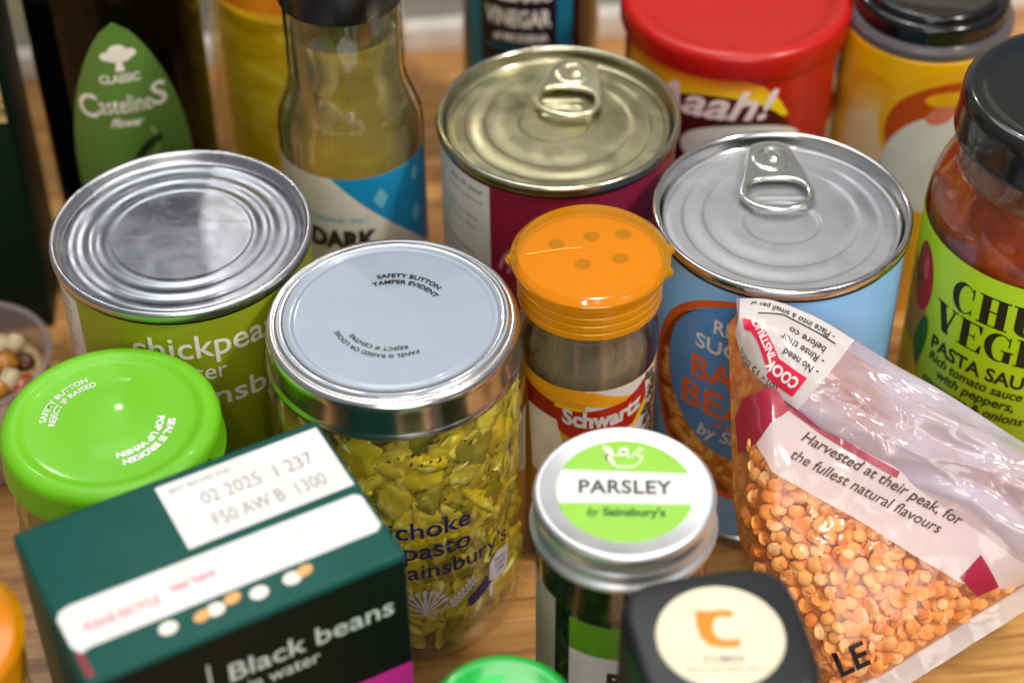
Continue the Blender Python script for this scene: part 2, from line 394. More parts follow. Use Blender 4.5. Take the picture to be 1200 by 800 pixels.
lab = seam_body(t, mat('burgundy_label', '#7c1230', .3, coat=.4, var=.03), 36.6, 108)
rim(t, 36.6, 108, gold_rim, 4)
def ringbeads(x0, y0, tabrot=0):
    def f(r, a):
        x, y = r*math.cos(a), r*math.sin(a)
        m = 1-.9*sstep(.45, .9, math.sin(a-math.radians(tabrot)))
        q = math.hypot(x, y-1)
        z = -.45*(sstep(29.3, 28.4, r)-sstep(28, 23.5, r))*m - .42*(sstep(23.2, 22.3, q)-sstep(22, 16, q))*m
        d = math.hypot(x-x0, (y-y0)*1.15)
        z += -.55*sstep(11.6, 10.4, d)
        z += -.35*g(r-33.6, .6)
        for k in range(3): z += .3*g(y-(y0+5.5+k*3.2), .8)*sstep(8.5, 6, abs(x-x0-1.5))
        return z+.12*noise.noise((x/14, y/14, 1+x0))+.03*noise.noise((x/4, y/4, 4+x0))
    return f
panel(t, 34.4, 103.8, ringbeads(-1, 1), gold, nr=100)
tab(t, 1.5, 1, 105.9, -11, gold_tab, 30, 22, 15)
A = Art().rect(-58, 5, -22.7, 102.6); A.build('print_panel', white, lab, cyl(36.6, .06))
A = Art().text('out of your', 3.4, -33, 98, rot=0, bold=.08).text('kitchen cupboard', 2.4, -34, 94.4).text('chilli con carne', 2.4, -35, 87).text('or a bean salad', 2.4, -36, 83.5)
for i in range(9): A.rect(-46, 73-i*3.2, -34+random.random()*6, 74-i*3.2)
A.build('lettering', grey_print, lab, cyl(36.6, .12))
A = Art().ring(-8, 70, 12, 15, 1.2, 95, 170).ring(-8, 70, 9, 11, 1.0, 110, 170).ell(-10.5, 84.5, 1.6, 1.6).text('red kidney', 11, 12, 80, bold=.2).text('beans', 11, 12, 68, bold=.2)
A.build('ornament', mat('pink_print', '#c9889f', .5), lab, cyl(36.6, .12))

# beans tin
t = thing('food_tin', 'light blue tin of baked beans with a silver grey ring-pull lid', 'tin', 78.9, 441.2, 0, group='ring rimmed food tins')
lab = seam_body(t, mat('pale_blue_label', '#7fb2e2', .3, coat=.4, var=.03), 36.6, 108)
rim(t, 36.6, 108, alu_rim, 4)
panel(t, 34.4, 103.8, ringbeads(0, -2), alu, nr=100)
tab(t, -.5, .5, 105.9, 0, tab_m, 32, 22.5, 14)
A = Art().ell(-10, 60, 34.5, 38, n=60); A.build('bean_photo', mat('bean_sauce_print', '#8a3a12', .35, coat=.3), lab, cyl(36.6, .06))
A = Art().ring(-10, 61, 36, 40, 2.4, 0, 360, 70); A.build('orange_border', mat('orange_print', '#d8611c', .35), lab, cyl(36.6, .10))
A = Art(); B = Art(); rr = random.Random(3)
for i in range(520):
    x = rr.uniform(-46, 26); y = rr.uniform(20, 100)
    if ((x+10)/30.5)**2+((y-60)/34.5)**2 > 1: continue
    if ((x+8)/27)**2+((y-70)/28)**2 < .85: continue
    q = rr.uniform(0, 180)
    A.ell(x, y, 4.1, 2.5, q, 14); B.ell(x-.5, y+.8, 2.0, .8, q, 10)
A.build('printed_bean', mat('bean_print', '#c97d26', .35, coat=.3), lab, cyl(36.6, .13)); B.build('bean_shine', mat('bean_shine_print', '#eab45c', .35), lab, cyl(36.6, .17))
cx = -8
A = Art().ell(cx, 68.5, 31, 31, n=60); A.build('blue_disc', mat('mid_blue_print', '#4d8ccb', .32, coat=.4), lab, cyl(36.6, .21))
A = Art().fit('REDUCED', 7.2, -22.5, 6, 86.5, bold=.15).fit('SUGAR', 7.6, -28.2, -3, 78.6, bold=.15)
A.build('lettering', white, lab, cyl(36.6, .26))
Art().fit("by Sainsbury's", 7.0, -25.4, 10, 44.5, shear=.3, bold=.1).build('lettering', white, lab, cyl(36.6, .26))
A = Art().fit('BAKED', 12.4, -29, 8, 66.4, bold=.18).fit('BEANS', 13.6, -32, 10, 54.2, bold=.2).fit('in tomato sauce', 3.6, -20, 4, 50, bold=.1)
A.build('orange_lettering', mat('orange_letter', '#e2661c', .35), lab, cyl(36.6, .26))

# ------------------------------------------------------------------ artichoke jar
t = thing('glass_jar', 'large jar of artichoke antipasto under a pale blue grey lid with a silver edge', 'jar', -32.5, 395.6, 0)
H = 108.3; R = 34.9
body = lathe('glass_body', [(0, 1.8), (R-7, 2.2), (R-4, .6), (R-1.2, 1.0), (R+.6, 3.5), (R+1.2, 8), (R+1.3, 20), (R+1.3, 78), (R+1.1, 84), (R-.3, 89), (R-2.2, 92.5), (R-2.6, 96)], film('jar_glass', (.95, .97, .93), rough=.04, gloss=1.1), t)
lathe('oil', [(0, 5), (R-4, 5), (R-1.4, 8), (R-.6, 14), (R-.6, 78), (R-1.6, 86), (R-4, 91), (0, 92)], film('golden_oil', (.95, .88, .50), milk=.07, milkcol=(.72, .62, .2), rough=.05, gloss=.35, patch=.12), t)
lathe('brine_core', [(0, 7), (R-9, 7), (R-6.5, 12), (R-6.5, 82), (R-9, 88), (0, 89)], speckle('olive_pulp', '#5c5618', '#8f8530', '#bdb050', 110), t, 48)
hm = [speckle('heart_pale', '#a3963a', '#d6ca70', '#e9e1a2', 120, .28, .7, stretch=(1, 1, .5)), speckle('heart_yellow', '#a8981c', '#d8c836', '#ede26c', 110, .26, .7, stretch=(1, 1, .5)), speckle('heart_olive', '#4c4c12', '#8f8a2c', '#bfb45a', 170, .3, 1.0, stretch=(1, 1, .5))]
pm = [speckle('petal_yellow', '#cfbe38', '#e4d560', '#a4942a', 170, .3, .4), speckle('petal_cream', '#d2c56e', '#e4da98', '#a99c44', 150, .35, .4), speckle('petal_green', '#86842c', '#a89f4a', '#5a5c1c', 170, .35, .4), speckle('petal_bright', '#dccd34', '#ece27a', '#b8a81e', 140, .3, .4)]
def petal_mesh(seed, L, W, kind):
    rr = random.Random(seed); vs = []; fs = []; n = 9; k = 5
    for i in range(n+1):
        u = i/n; wd = W*math.sin(PI*min(1, .12+u*.86))**.7*(1+.12*rr.uniform(-1, 1))
        for j in range(k):
            v = j/(k-1)-.5
            vs.append(((u-.5)*L+rr.uniform(-.3, .3), v*wd, 1.2+(-v*v*3.0)*(W/8)-((u-.5)**2)*L*.16+rr.uniform(-.25, .25)+.6*math.sin(u*7+seed)))
    m = (n+1)*k
    vs += [(x, y, z-1.3) for x, y, z in vs[:m]]
    for i in range(n):
        for j in range(k-1):
            a = i*k+j; fs.append((a, a+1, a+k+1, a+k)); fs.append((m+a, m+a+k, m+a+k+1, m+a+1))
        for j in (0, k-1):
            a = i*k+j; fs.append((a, a+k, m+a+k, m+a) if j == 0 else (a+k, a, m+a, m+a+k))
    me = D.meshes.new('artichoke_piece'); me.from_pydata([(x*S, y*S, z*S) for x, y, z in vs], [], fs); me.materials.append(pm[kind])
    me.polygons.foreach_set('use_smooth', [True]*len(me.polygons)); return me
pet = [petal_mesh(i, random.choice((12, 17, 23, 28)), random.choice((5, 8, 11.5)), (0, 1, 2, 0, 3, 1, 0, 2)[i % 8]) for i in range(24)]
rr = random.Random(11)
for i in range(230):
    a = rr.uniform(0, 2*PI); z = rr.uniform(11, 85)
    if i > 120: a = rr.uniform(-PI*.95, -PI*.05)
    o = D.objects.new('artichoke_piece', pet[(rr.randrange(24) if z < 66 else rr.choice((4, 12, 20, 0, 8, 16, 3, 6)))]); COL.objects.link(o); o.parent = t  # only brighter yellow petals near the top; shade lower down is set by colour
    rad = R-rr.uniform(2.6, 5.6)-(max(0, z-80)*.35)
    nrm = Vector((math.cos(a), math.sin(a), rr.uniform(-.3, .3))).normalized(); tg = Vector((-math.sin(a), math.cos(a), 0)); b = nrm.cross(tg)
    q = rr.uniform(0, 2*PI); x = tg*math.cos(q)*.8+b*math.sin(q); x.normalize(); y = nrm.cross(x)
    o.matrix_local = Matrix(((x.x, y.x, nrm.x, rad*math.cos(a)*S), (x.y, y.y, nrm.y, rad*math.sin(a)*S), (x.z, y.z, nrm.z, z*S), (0, 0, 0, 1)))
shr = [petal_mesh(100+i, rr.choice((14, 19, 25)), rr.choice((1.8, 2.8, 4.2)), (1, 0, 1, 3, 2, 1)[i % 6]) for i in range(12)]
for i in range(90):
    a = rr.uniform(-PI*.98, .02); z = rr.uniform(10, 86)
    o = D.objects.new('artichoke_shred', shr[i % 12]); COL.objects.link(o); o.parent = t
    rad = R-rr.uniform(1.8, 3.4)-(max(0, z-80)*.35)
    nrm = Vector((math.cos(a), math.sin(a), rr.uniform(-.2, .2))).normalized(); tg = Vector((-math.sin(a), math.cos(a), 0)); b = nrm.cross(tg)
    q = rr.gauss(PI/2, .8); x = tg*math.cos(q)+b*math.sin(q); x.normalize(); y = nrm.cross(x)
    o.matrix_local = Matrix(((x.x, y.x, nrm.x, rad*math.cos(a)*S), (x.y, y.y, nrm.y, rad*math.sin(a)*S), (x.z, y.z, nrm.z, z*S), (0, 0, 0, 1)))
hearts = []
for k in range(6):
    bm = bmesh.new(); bmesh.ops.create_icosphere(bm, subdivisions=3, radius=S)
    for v in bm.verts: v.co *= 1+.45*noise.noise(v.co*1700+Vector((k*5, 1, 0)))+.26*noise.noise(v.co*4600+Vector((k, 7, 0)))
    me = D.meshes.new('artichoke_heart'); bm.to_mesh(me); bm.free(); me.materials.append(hm[(0, 1, 0, 1, 2, 0)[k]]); me.polygons.foreach_set('use_smooth', [True]*len(me.polygons)); hearts.append(me)
for i in range(60):
    a = rr.uniform(-PI*.98, 0); z = rr.uniform(14, 84); o = D.objects.new('artichoke_heart', hearts[i % 6]); COL.objects.link(o); o.parent = t
    sc = (rr.uniform(2.4, 3.6), rr.uniform(4, 8.5), rr.uniform(4, 10)); rad = R-.7-sc[0]-(max(0, z-80)*.35)
    o.location = (rad*math.cos(a)*S, rad*math.sin(a)*S, z*S); o.scale = sc; o.rotation_euler = (rr.uniform(-1.2, 1.2)*0, 0, a)
herb = Art()
for i in range(260):
    herb.ell(rr.uniform(-95, 95), rr.uniform(8, 88), rr.uniform(.4, 1.3), rr.uniform(.25, .7), rr.uniform(0, 180), 6)
ho = herb.build('herb_fleck', mat('dark_herb', '#3c4412', .5), t, cyl(R-1.4, 0), cut=None); ho['kind'] = 'stuff'
# lid
lathe('lid', [(R-2, H-13.2), (R-.2, H-13.4), (R+.7, H-12.9), (R+.8, H-12), (R+.2, H-11.3), (R, H-10.5), (R+.05, H-4), (R-.1, H-2.4), (R-.7, H-1.2), (R-1.6, H-.7), (R-2.1, H-.9), (R-2.6, H-.9), (R-3.1, H-.4), (R-3.8, H-.05), (R-5.0, H), (R-5.3, H-.3), (R-5.6, H-.9)], mat('silver_lid_metal', (.74, .72, .70, 1), .2, 1, rvar=.2), t, 128, auto=70)
lidgrey = mat('pale_lid_lacquer', '#98a4b2', .36, .15, coat=.5, var=.02, scale=40)
scratched(lidgrey)
lp = panel(t, R-3.2, H, lambda r, a: (-.05 if r > R-6.0 else 0) + (-.85*sstep(R-5.3, R-6.2, r)) + .35*sstep(R-7, R-7.9, r) + .16*math.cos(min(r, 17)/17*PI/2)+.05*noise.noise((r*math.cos(a)/9, r*math.sin(a)/9, 6)), lidgrey, nr=80, name='lid_top')
zt = H-.4
Art().text('SAFETY BUTTON', 2.2, 0, 0, bold=.05, sx=1.1).build('lettering', black, lp, arcmap(16.2, 74, zt+.22), .8)
Art().text('TAMPER EVIDENT', 2.2, 0, 0, bold=.05, sx=1.1).build('lettering', black, lp, arcmap(13.5, 74, zt+.22), .8)
Art().text('REJECT IF CENTRE', 1.9, 0, 0, bold=.02, sx=1.1).build('lettering', black, lp, arcmap(12.6, 252, zt+.22), .8)
Art().text('PANEL IS RAISED OR LOOSE', 1.9, 0, 0, bold=.02, sx=1.1).build('lettering', black, lp, arcmap(15.4, 250, zt+.22), .8)
RJ = R+1.3
A = Art().fit('artichoke', 9.6, -13, 21.7, 57.2, bold=.1).fit('antipasto', 9.6, -12.5, 21.4, 48.6, bold=.1).fit("Sainsbury's", 8.6, -1.5, 35.6, 40.3, bold=.08)
A.build('lettering', navy, body, cyl(RJ, .12))
def up13(a): a.v = [(x+6.2, y+13.0) for x, y in a.v]; return a
A = Art(); rr = random.Random(5)
A.rect(.2, 11, 1.2, 22)
for i in range(9):
    a = math.radians(10+i*20); A.line([(.7, 12+i % 2), (.7+5.5*math.cos(a), 15+5.2*math.sin(a))], .55); A.ell(.7+6*math.cos(a), 15.2+5.6*math.sin(a), 1.1, .7, math.degrees(a), 10)
for i in range(7):
    A.line([(7, 12), (15.5, 20)], .4); A.ell(8.5+i*1.2, 14.6+i*1.05, 1.2, .5, 95, 8); A.ell(9.2+i*1.2, 12.6+i*1.05, 1.2, .5, -10, 8)
A.ring(.7, 14, 6.5, 3, .5, 180, 360).ell(23, 16, 1.3, .6, 60, 8).ell(24.5, 14, 1.3, .6, -20, 8).ell(25, 17, 1.3, .6, 80, 8)
up13(A).build('tree_print', mat('lilac_white_print', '#c9c3cf', .5), body, cyl(RJ, .12))
A = Art(); A.line([(14, 13), (21, 18)], .5)
for i in range(6): A.ell(14.5+i*1.2, 15+i*.9, 1.6, .8, 80, 8); A.ell(15.3+i*1.2, 12.8+i*.9, 1.6, .8, -10, 8)
A.v = [(x+6, y+10) for x, y in A.v]; A.build('sprig_print', navy, body, cyl(RJ, .12))
A = Art(); A.poly([(27.5, 21), (29, 21), (29, 27), (35.5, 26.5), (36.5, 37), (31, 38), (28, 35)]); A.build('recycling_box', mat('lilac_white_print', '#c9c3cf', .5), body, cyl(RJ, .10))
A = Art().text('Please', 2, 32.5, 34).text('LOVE', 2, 32.5, 31.6).text('JAR', 2, 32.5, 29.2); A.build('box_lettering', navy, body, cyl(RJ, .16))

# ------------------------------------------------------------------ spice jars with amber flip caps
amber = film('amber_plastic', (.95, .66, .02), milk=.5, milkcol=(.90, .45, .0), rough=.10, gloss=1.0)
amber_in = mat('amber_inner', '#e29800', .35, sss=.0, coat=.2)
clear = film('spice_glass', (.90, .90, .86), rough=.03, gloss=1.6)
def spice_jar(t, r=20, Hc=112):
    z = Hc
    cap = lathe('cap_lid', [(22.4, z-3.6), (22.7, z-3.0), (22.8, z-2.0), (22.2, z-1.2), (21.2, z-.7), (20.8, z-.2), (19.5, z), (0, z+.3)], amber, t, 240, warp=lambda r, a, zz: r+(1.5 if r > 22 else .4 if r > 20 else 0)*sum(g(((math.degrees(a)-q+180) % 360)-180, 3.2) for q in (-14, 10, 186)))
    Art().line([(-18, -3.4), (-8, -.4), (-2.5, .4)], .35).build('flap_seam', mat('amber_edge', '#ffc45a', .3), cap, lambda x, y: (x, y, z+.42), None)
    lathe('sifter', [(20.6, z-6), (20.6, z-4.6), (19.8, z-4), (0, z-4)], amber_in, t, 64)
    holes = Art()
    for x, y in ((-2, -1.5), (8.5, 1.5), (-10, 7), (0, 11), (9, 12.5)): holes.ell(x, y, 2.4, 2.2, 0, 20)
    holes.build('sifter_hole', mat('sifter_hole_dark', '#5a3c08', .6), t, flat(z-3.9), None)
    pr = [(20.4, z-15.5), (20.8, z-15.2)]
    zz = z-15
    for i in range(4): pr += [(20.9, zz), (20.9, zz+1.7), (20.72, zz+2.0), (20.72, zz+2.5)]; zz += 2.8
    pr += [(20.9, z-3.4)]
    lathe('cap_skirt', pr, mat('amber_skirt', '#d08800', .3, coat=.5, sss=.25), t, 96, auto=25)
    gl = lathe('glass_body', [(0, 1.5), (r-4, 1.5), (r-1.5, 0), (r-.2, 1.2), (r+.1, 4), (r+.1, 76), (r+.4, 80), (r+.5, 84), (r+.1, 88.5), (r-.8, 91.5), (r-1, 93), (r, 94), (r+.4, 95.2), (r+.1, 96.4), (r-1, 97)], clear, t, 96)
    lathe('glass_inner', [(0, 5), (r-3.2, 5.5), (r-2.2, 9), (r-2.2, 74), (r-2.6, 80), (r-4.6, 86), (r-6, 96)], film('inner_glass', (.85, .83, .78), milk=.5, milkcol=(.62, .55, .43), rough=.05, gloss=1.6), t, 64)
    return gl
t = thing('spice_jar', 'clear spice jar with a bright orange flip cap beside the blue tin', 'spice jar', 22.1, 415, -4, group='spice jars with amber flip caps')
gl = spice_jar(t)
t.scale = (.985, .985, 1.022)
lathe('spice_fill', [(0, 4), (17, 4), (17.4, 8), (17.2, 58), (12, 60.5), (0, 62)], speckle('brown_spice', '#3a2412', '#6d4a26', '#8f6a3c', 500, .8, 1), t, 48)
lb = lathe('label', [(20.18, 10), (20.25, 10.1), (20.25, 77.2), (20.18, 77.3)], mat('mustard_label', '#c98a12', .35, coat=.3), t, 96)
k = 20.25
Art().rect(0, 10, 26, 77.2).build('white_area', white, lb, cyl(k, .05))
Art().poly([(-30, 76.9), (2, 76.9), (12, 73), (19, 71.5), (19, 69), (4, 71), (-14, 74), (-30, 75)]).build('amber_swoosh', mat('amber_print', '#f0a518', .35), lb, cyl(k, .1))
Art().poly([(-30, 75), (-8, 70), (-9, 63), (-14, 44), (-30, 40)]).build('amber_side', mat('mustard_print', '#c07c0c', .35), lb, cyl(k, .07))
Art().poly([(-20, 66), (-9, 65), (-5, 50), (-6, 40), (-18, 40)]).build('white_patch', offwhite, lb, cyl(k, .09))
Art().poly([(-21, 73), (-8, 70.5), (-7, 64), (-12, 65), (-20.5, 65)]).build('dark_red_patch', mat('dark_red_print', '#96180e', .35), lb, cyl(k, .13))
Art().poly([(-9, 70.2), (0, 69.4), (12, 71.2), (20, 75.5), (20.6, 66), (15, 60.8), (6, 58), (-3, 57.6), (-8, 61)]).build('red_banner', mat('red_print', '#b61c0c', .3, coat=.4), lb, cyl(k, .15))
Art().poly([(-9.2, 71), (0, 70.2), (0, 69.4), (-9.4, 69.6)]).poly([(14.5, 60.2), (20.9, 69), (20.9, 65), (16, 59.5)]).build('yellow_edge', mat('yellow_print', '#f3c21c', .3), lb, cyl(k, .18))
A = Art().fit('Schwartz', 8.0, -6.8, 18.2, 0, bold=.35); A.v = [(x, y+62.6+.012*(x-6)**2+.07*(x+6)) for x, y in A.v]; A.build('lettering', white, lb, cyl(k, .2))
A = Art(); rr = random.Random(8)
for i in range(60): A.ell(rr.uniform(19, 26), rr.uniform(50, 76), rr.uniform(.8, 2.0), rr.uniform(.4, 1), rr.uniform(0, 180), 9)
A.build('spice_photo', mat('peppercorn_print', '#5e5046', .5), lb, cyl(k, .1))
t = thing('spice_jar', 'spice jar with an amber cap at the bottom left corner', 'spice jar', -135.5, 283, 95, group='spice jars with amber flip caps')
spice_jar(t, Hc=112)
lathe('spice_fill', [(0, 4), (17, 4), (17.4, 8), (17.2, 68), (12, 70.5), (0, 72)], speckle('red_spice', '#7a2c10', '#a3421a', '#b8622a', 500, .8, 1), t, 48)

# ------------------------------------------------------------------ parsley jar
t = thing('spice_jar', 'round glass jar of dried parsley with a silver lid and green sticker on top', 'spice jar', 27.3, 327.4, -2)
H = 111; R = 22.1
al = mat('satin_aluminium', (.74, .75, .77, 1), .42, .9, rvar=.15)
lid = lathe('lid', [(R-1, H-12.6), (R+.9, H-12.6), (R+1.4, H-12.0), (R+1.45, H-11.2), (R+1.1, H-10.4), (R+.2, H-10), (R, H-9.2), (R+.35, H-8.4), (R+.5, H-7.6), (R+.3, H-6.9), (R-.3, H-6.4), (R-.4, H-6), (R-.2, H-5.6), (R-.2, H-3.4), (R+.3, H-2.8), (R+.6, H-2.0), (R+.4, H-1.0), (R-.2, H-.3), (R-.9, H-.1), (R-1.4, H-.35), (0, H-.35)], al, t, 128, auto=60)
# knurled band
vs, fs = [], []
N = 120
for i in range(N*2):
    a = 2*PI*i/(N*2); r = R+(.42 if i % 2 else -.02); vs += [(r*math.cos(a), r*math.sin(a), H-5.7), (r*math.cos(a), r*math.sin(a), H-3.3)]
for i in range(N*2): j = (i+1) % (N*2); fs.append((2*i, 2*j, 2*j+1, 2*i+1))
mesh('knurled_band', vs, fs, al, lid, False)
st = lathe('sticker', [(17.0, H-.34), (16.9, H-.22), (0, H-.22)], mat('lime_sticker', '#8cc63f', .4, coat=.3, var=.03), lid, 96)
st.parent = t
Art().poly([(16.9*math.cos(math.radians(a)), 16.9*math.sin(math.radians(a))) for a in [-16+i*4 for i in range(10)]+[157+i*4 for i in range(10)]+[196]]).build('white_band', white, st, flat(H-.16, 0), None)
Art().fit('PARSLEY', 6.2, -11.3, 11.7, -1.2, bold=.16, spacing=1.08).build('lettering', mat('slate_print', '#39404a', .5), st, flat(H-.10), None)
Art().fit("by", 3.6, -9.4, -6.2, -8.6, shear=.4, bold=.06).fit("Sainsbury's", 3.6, -5.4, 9.8, -8.6, bold=.12).build('lettering', mat('dark_green_print', '#2c5a20', .5), st, flat(H-.14), None)
A = Art().ring(0, 10.2, 4.2, 4.0, .35, 180, 360, 20).line([(-4.4, 10.3), (4.4, 10.3)], .35).line([(-2, 7), (2, 7)], .3).line([(1, 9.6), (4, 13.2)], .3).line([(1.8, 9.6), (4.6, 12.6)], .3)
A.ell(-3.6, 12, 1.8, .8, -50, 12).ell(-3.2, 9, 2.0, .7, -60, 12).ell(0, 12, 1.1, .9, 0, 12).ell(-.2, 11, 1.3, .7, 0, 12)
A.v = [(x*1.1, y*1.1+.3) for x, y in A.v]; A.build('mortar_print', mat('pale_green_print', '#e4f3cf', .5), st, flat(H-.12), None)
body = lathe('glass_body', [(0, 1.5), (R-5, 1.6), (R-2, 0), (R-.5, 2), (R-.3, 6), (R-.3, 84), (R-.6, 88), (R-1.6, 92), (R-2, 98)], film('clear_jar_glass', (.93, .95, .92), rough=.03, gloss=1.3), t, 96)
lathe('parsley_fill', [(0, 4), (R-4, 4.5), (R-2, 8), (R-1.8, 70), (R-6, 74), (0, 76)], speckle('dried_parsley', '#16280a', '#2f4a14', '#59762c', 420, .9, 1.2), t, 64)
lathe('glass_inner', [(R-1.9, 60), (R-1.9, 84), (R-3.4, 92), (R-4, 97)], film('dim_inner_glass', (.55, .62, .50), rough=.05, gloss=1.2), t, 64)
Art().rect(-14, 8, 22, 83.5).build('label', white, body, cyl(R-.3, .06))
Art().rect(-14, 71.6, 22, 83.5).build('green_print', mat('leaf_green_print', '#5a9a1c', .4, coat=.2), body, cyl(R-.3, .12))
Art().text('PARSLEY', 9, -3.6, 59.5, align='LEFT', bold=.5, sx=.8).text('dried herb', 4, -3.4, 52, align='LEFT').build('lettering', black, body, cyl(R-.3, .12))
Art().rect(-40, 8, -19, 86).build('back_label', mat('pale_grey_label', '#b9b9a4', .5), body, cyl(R-.3, .06))
A = Art()
for i in range(15): A.line([(-34+rr.uniform(-1, 1), 74-i*3), (-21, 74-i*3)], .35)
A.build('small_print', grey_print, body, cyl(R-.3, .1))

# ------------------------------------------------------------------ green jars
t = thing('glass_jar', 'jar with a bright lime green metal lid lettered in white arcs', 'jar', -107.2, 367.5, 0)
R = 28.9; H = 98
lime = mat('lime_lid_enamel', '#68b80e', .42, coat=.15, bump=.04, bscale=500, var=.02)
scratched(lime, .2)
lid = lathe('lid', [(R-1, H-13), (R+.6, H-12.6), (R+1.0, H-11.2), (R+.8, H-10.2), (R+.5, H-9.6), (R+.5, H-3.6), (R+.1, H-1.8), (R-.9, H-.7), (R-2.2, H-.15), (R-3.4, H), (R-4.6, H-.25), (R-5.6, H-.9), (R-6.8, H-1.1), (13, H-1.1), (11.5, H-.8), (0, H-.5)], lime, t, 128, auto=70)
for s, rad, a0 in (('SAFETY BUTTON', 17.0, 150), ('REJECT IF RAISED', 14.4, 150)): Art().text(s, 2.5, bold=.05, sx=1).build('lettering', white, lid, arcmap(rad, a0, H-.98), .8)
for s, rad, a0 in (('POP UP WHEN', 12.6, -34), ('SEAL IS BROKEN', 15.6, -34)): Art().text(s, 2.7, bold=.16, sx=1).build('lettering', white, lid, arcmap(rad, a0, H-1.0, -1) if 0 else arcmap(rad, a0, H-1.0), .8)
Art().text('02 2025 11:08:09', 3.6, 0, 0, bold=.12, spacing=1.1).build('date_code', mat('dark_green_ink', '#1f6a10', .5), lid, cyl(R+.5, .1, 42)) .location = (0, 0, (H-6.9)*S)
lathe('glass_body', [(0, 1.5), (R-5, 1.5), (R-2, 0), (R, 2), (R+.3, 8), (R+.3, 74), (R-.4, 80), (R-2.4, 85), (R-2.8, 90)], film('green_tinted_glass', (.86, .93, .80), rough=.03, gloss=1.4), t, 96)
lathe('pesto_fill', [(0, 4), (R-3, 4.5), (R-1, 8), (R-.9, 72), (R-3, 78), (0, 79)], speckle('green_pesto', '#2f3a0c', '#5c6420', '#87802e', 260, .5, .8, coat=.3), t, 64)
lb = lathe('label', [(R+.45, 14), (R+.5, 14.1), (R+.5, 66), (R+.45, 66.1)], mat('jar_label_green', '#3e7a22', .4), t, 96)

t = thing('plastic_cap_jar', 'jar with a glossy emerald green cap, cut off by the bottom edge of the picture', 'jar', -3, 276.5, 0)
emer = mat('emerald_cap', '#04a83a', .22, coat=.6, sss=.3, var=.03)
lathe('cap', [(17.6, 70), (18.3, 70.4), (18.4, 86), (18.0, 88.2), (17, 89.6), (15.6, 90.2), (14.2, 90), (13, 89.4), (0, 89)], emer, t, 96, auto=60)
A = Art().poly([(-11, 4), (-4, 11.5), (1, 11.5), (-6, 0)]).build('cap_ridge', mat('emerald_ridge', '#17c84e', .25, coat=.6), t, flat(89.35), None)
lathe('glass_body', [(0, 1), (18, 1), (19.5, 3), (19.5, 60), (17.5, 66), (16.8, 74)], film('clear_jar_glass'), t, 64)
lathe('spice_fill', [(0, 3), (18, 3.5), (18.4, 50), (0, 52)], speckle('green_herb', '#2b4410', '#4d6a20', '#6f8a3c', 400, .8, 1), t, 48)

# ------------------------------------------------------------------ square black cap bottle with round cream sticker
t = thing('spice_bottle', 'square bottle with a matt black cap and a round cream sticker with orange c', 'spice bottle', 46.3, 278, 10.5)
def sq_loft(name, prof, m, n=4.2, N=72, auto=50):
    vs, fs = [], []
    for a, z in prof: vs += [(x, y, z) for x, y in superell(a, a*.97, n, N)]
    for k in range(len(prof)-1):
        for i in range(N): j = (i+1) % N; fs.append((k*N+i, k*N+j, (k+1)*N+j, (k+1)*N+i))
    fs.append(tuple(range(N-1, -1, -1))); fs.append(tuple(range((len(prof)-1)*N, len(prof)*N)))
    return mesh(name, vs, fs, m, t, auto=auto)
cap = sq_loft('cap', [(20.9, 84), (20.9, 90), (20.6, 111), (20.2, 113.4), (19.3, 114.6), (18, 115)], mat('matt_black_cap', '#1d2023', .42, bump=.15, bscale=1500))
sq_loft('glass_body', [(18.5, 0), (19.5, 2), (19.5, 74), (17, 80), (15, 85)], film('clear_jar_glass'))
sq_loft('spice_fill', [(17, 3), (18, 4), (18, 66), (17, 67)], speckle('chilli_powder', '#6e1f0a', '#93300f', '#a84718', 500, .8, .6))
st = lathe('sticker', [(14.6, 115.02), (14.5, 115.16), (0, 115.18)], mat('cream_sticker', '#dfd6b8', .45), t, 72)
A = Art()
pts = [(3.4, 7.2), (1, 7.6), (-1.5, 7.2), (-5.2, 7.3), (-5.2, 3.5), (-4.6, -.2), (-2.8, -2.6), (.4, -3.4), (4.2, -3.1), (4.4, -.9), (2.2, -1.2), (.2, -1.0), (-1.2, .3), (-1.6, 2.6), (-1.0, 4.8), (.2, 5.6), (3.2, 5.3)]
A.poly(pts).build('letter_mark', mat('orange_mark', '#f08218', .45), st, flat(115.24, -10.5), None)
Art().text('CUMIN', 2.7, .2, -7.4, bold=.08, spacing=1.15).text('GROUND SEED SPICE', 1.9, .6, -10, spacing=1.05).build('lettering', grey_print, st, flat(115.24, -10.5), None)

# ------------------------------------------------------------------ carton of black beans
t = thing('carton', 'dark green carton of black beans with a white strip across its top', 'carton', -72, 305, 28.3)
hw, hd, H = 39.5, 25.5, 118.0
teal = mat('carton_green', '#0b4a42', .5, spec=.25, var=.08, bump=.12, bscale=350)
link('carton_body', box_mesh('carton_body', -hw, -hd, 0, hw, hd, H, 1.4), teal, t, True, auto=60)
fm = lambda x, y: (x, -hd-.06, y)
Art().rect(-hw+.6, 1, hw-.6, H-2.0).build('front_print', mat('carton_shaded_green', '#04120c', .55, spec=.2), t, fm, None)  # dark green print, with the front's shade put into its colour
FL = lambda dz: (lambda x, y: (x, -hd-.06-dz, y))
Art().fit('Black beans', 8.8, -7, 35.2, H-19, bold=.1).fit('in water', 6.2, -3, 15.4, H-25, bold=.05).build('lettering', mat('mint_print', '#b9c8c0', .45), t, FL(.08), None)
Art().rect(-12, H-40, -11.4, H-10).build('divider', mat('mint_print', '#b9c8c0', .45), t, FL(.08), None)
Art().poly([(6, H-60), (hw-.6, H-60), (hw-.6, H-39.5), (6, H-39.5)]).build('magenta_print', mat('magenta_print', '#b5288c', .4), t, FL(.08), None)
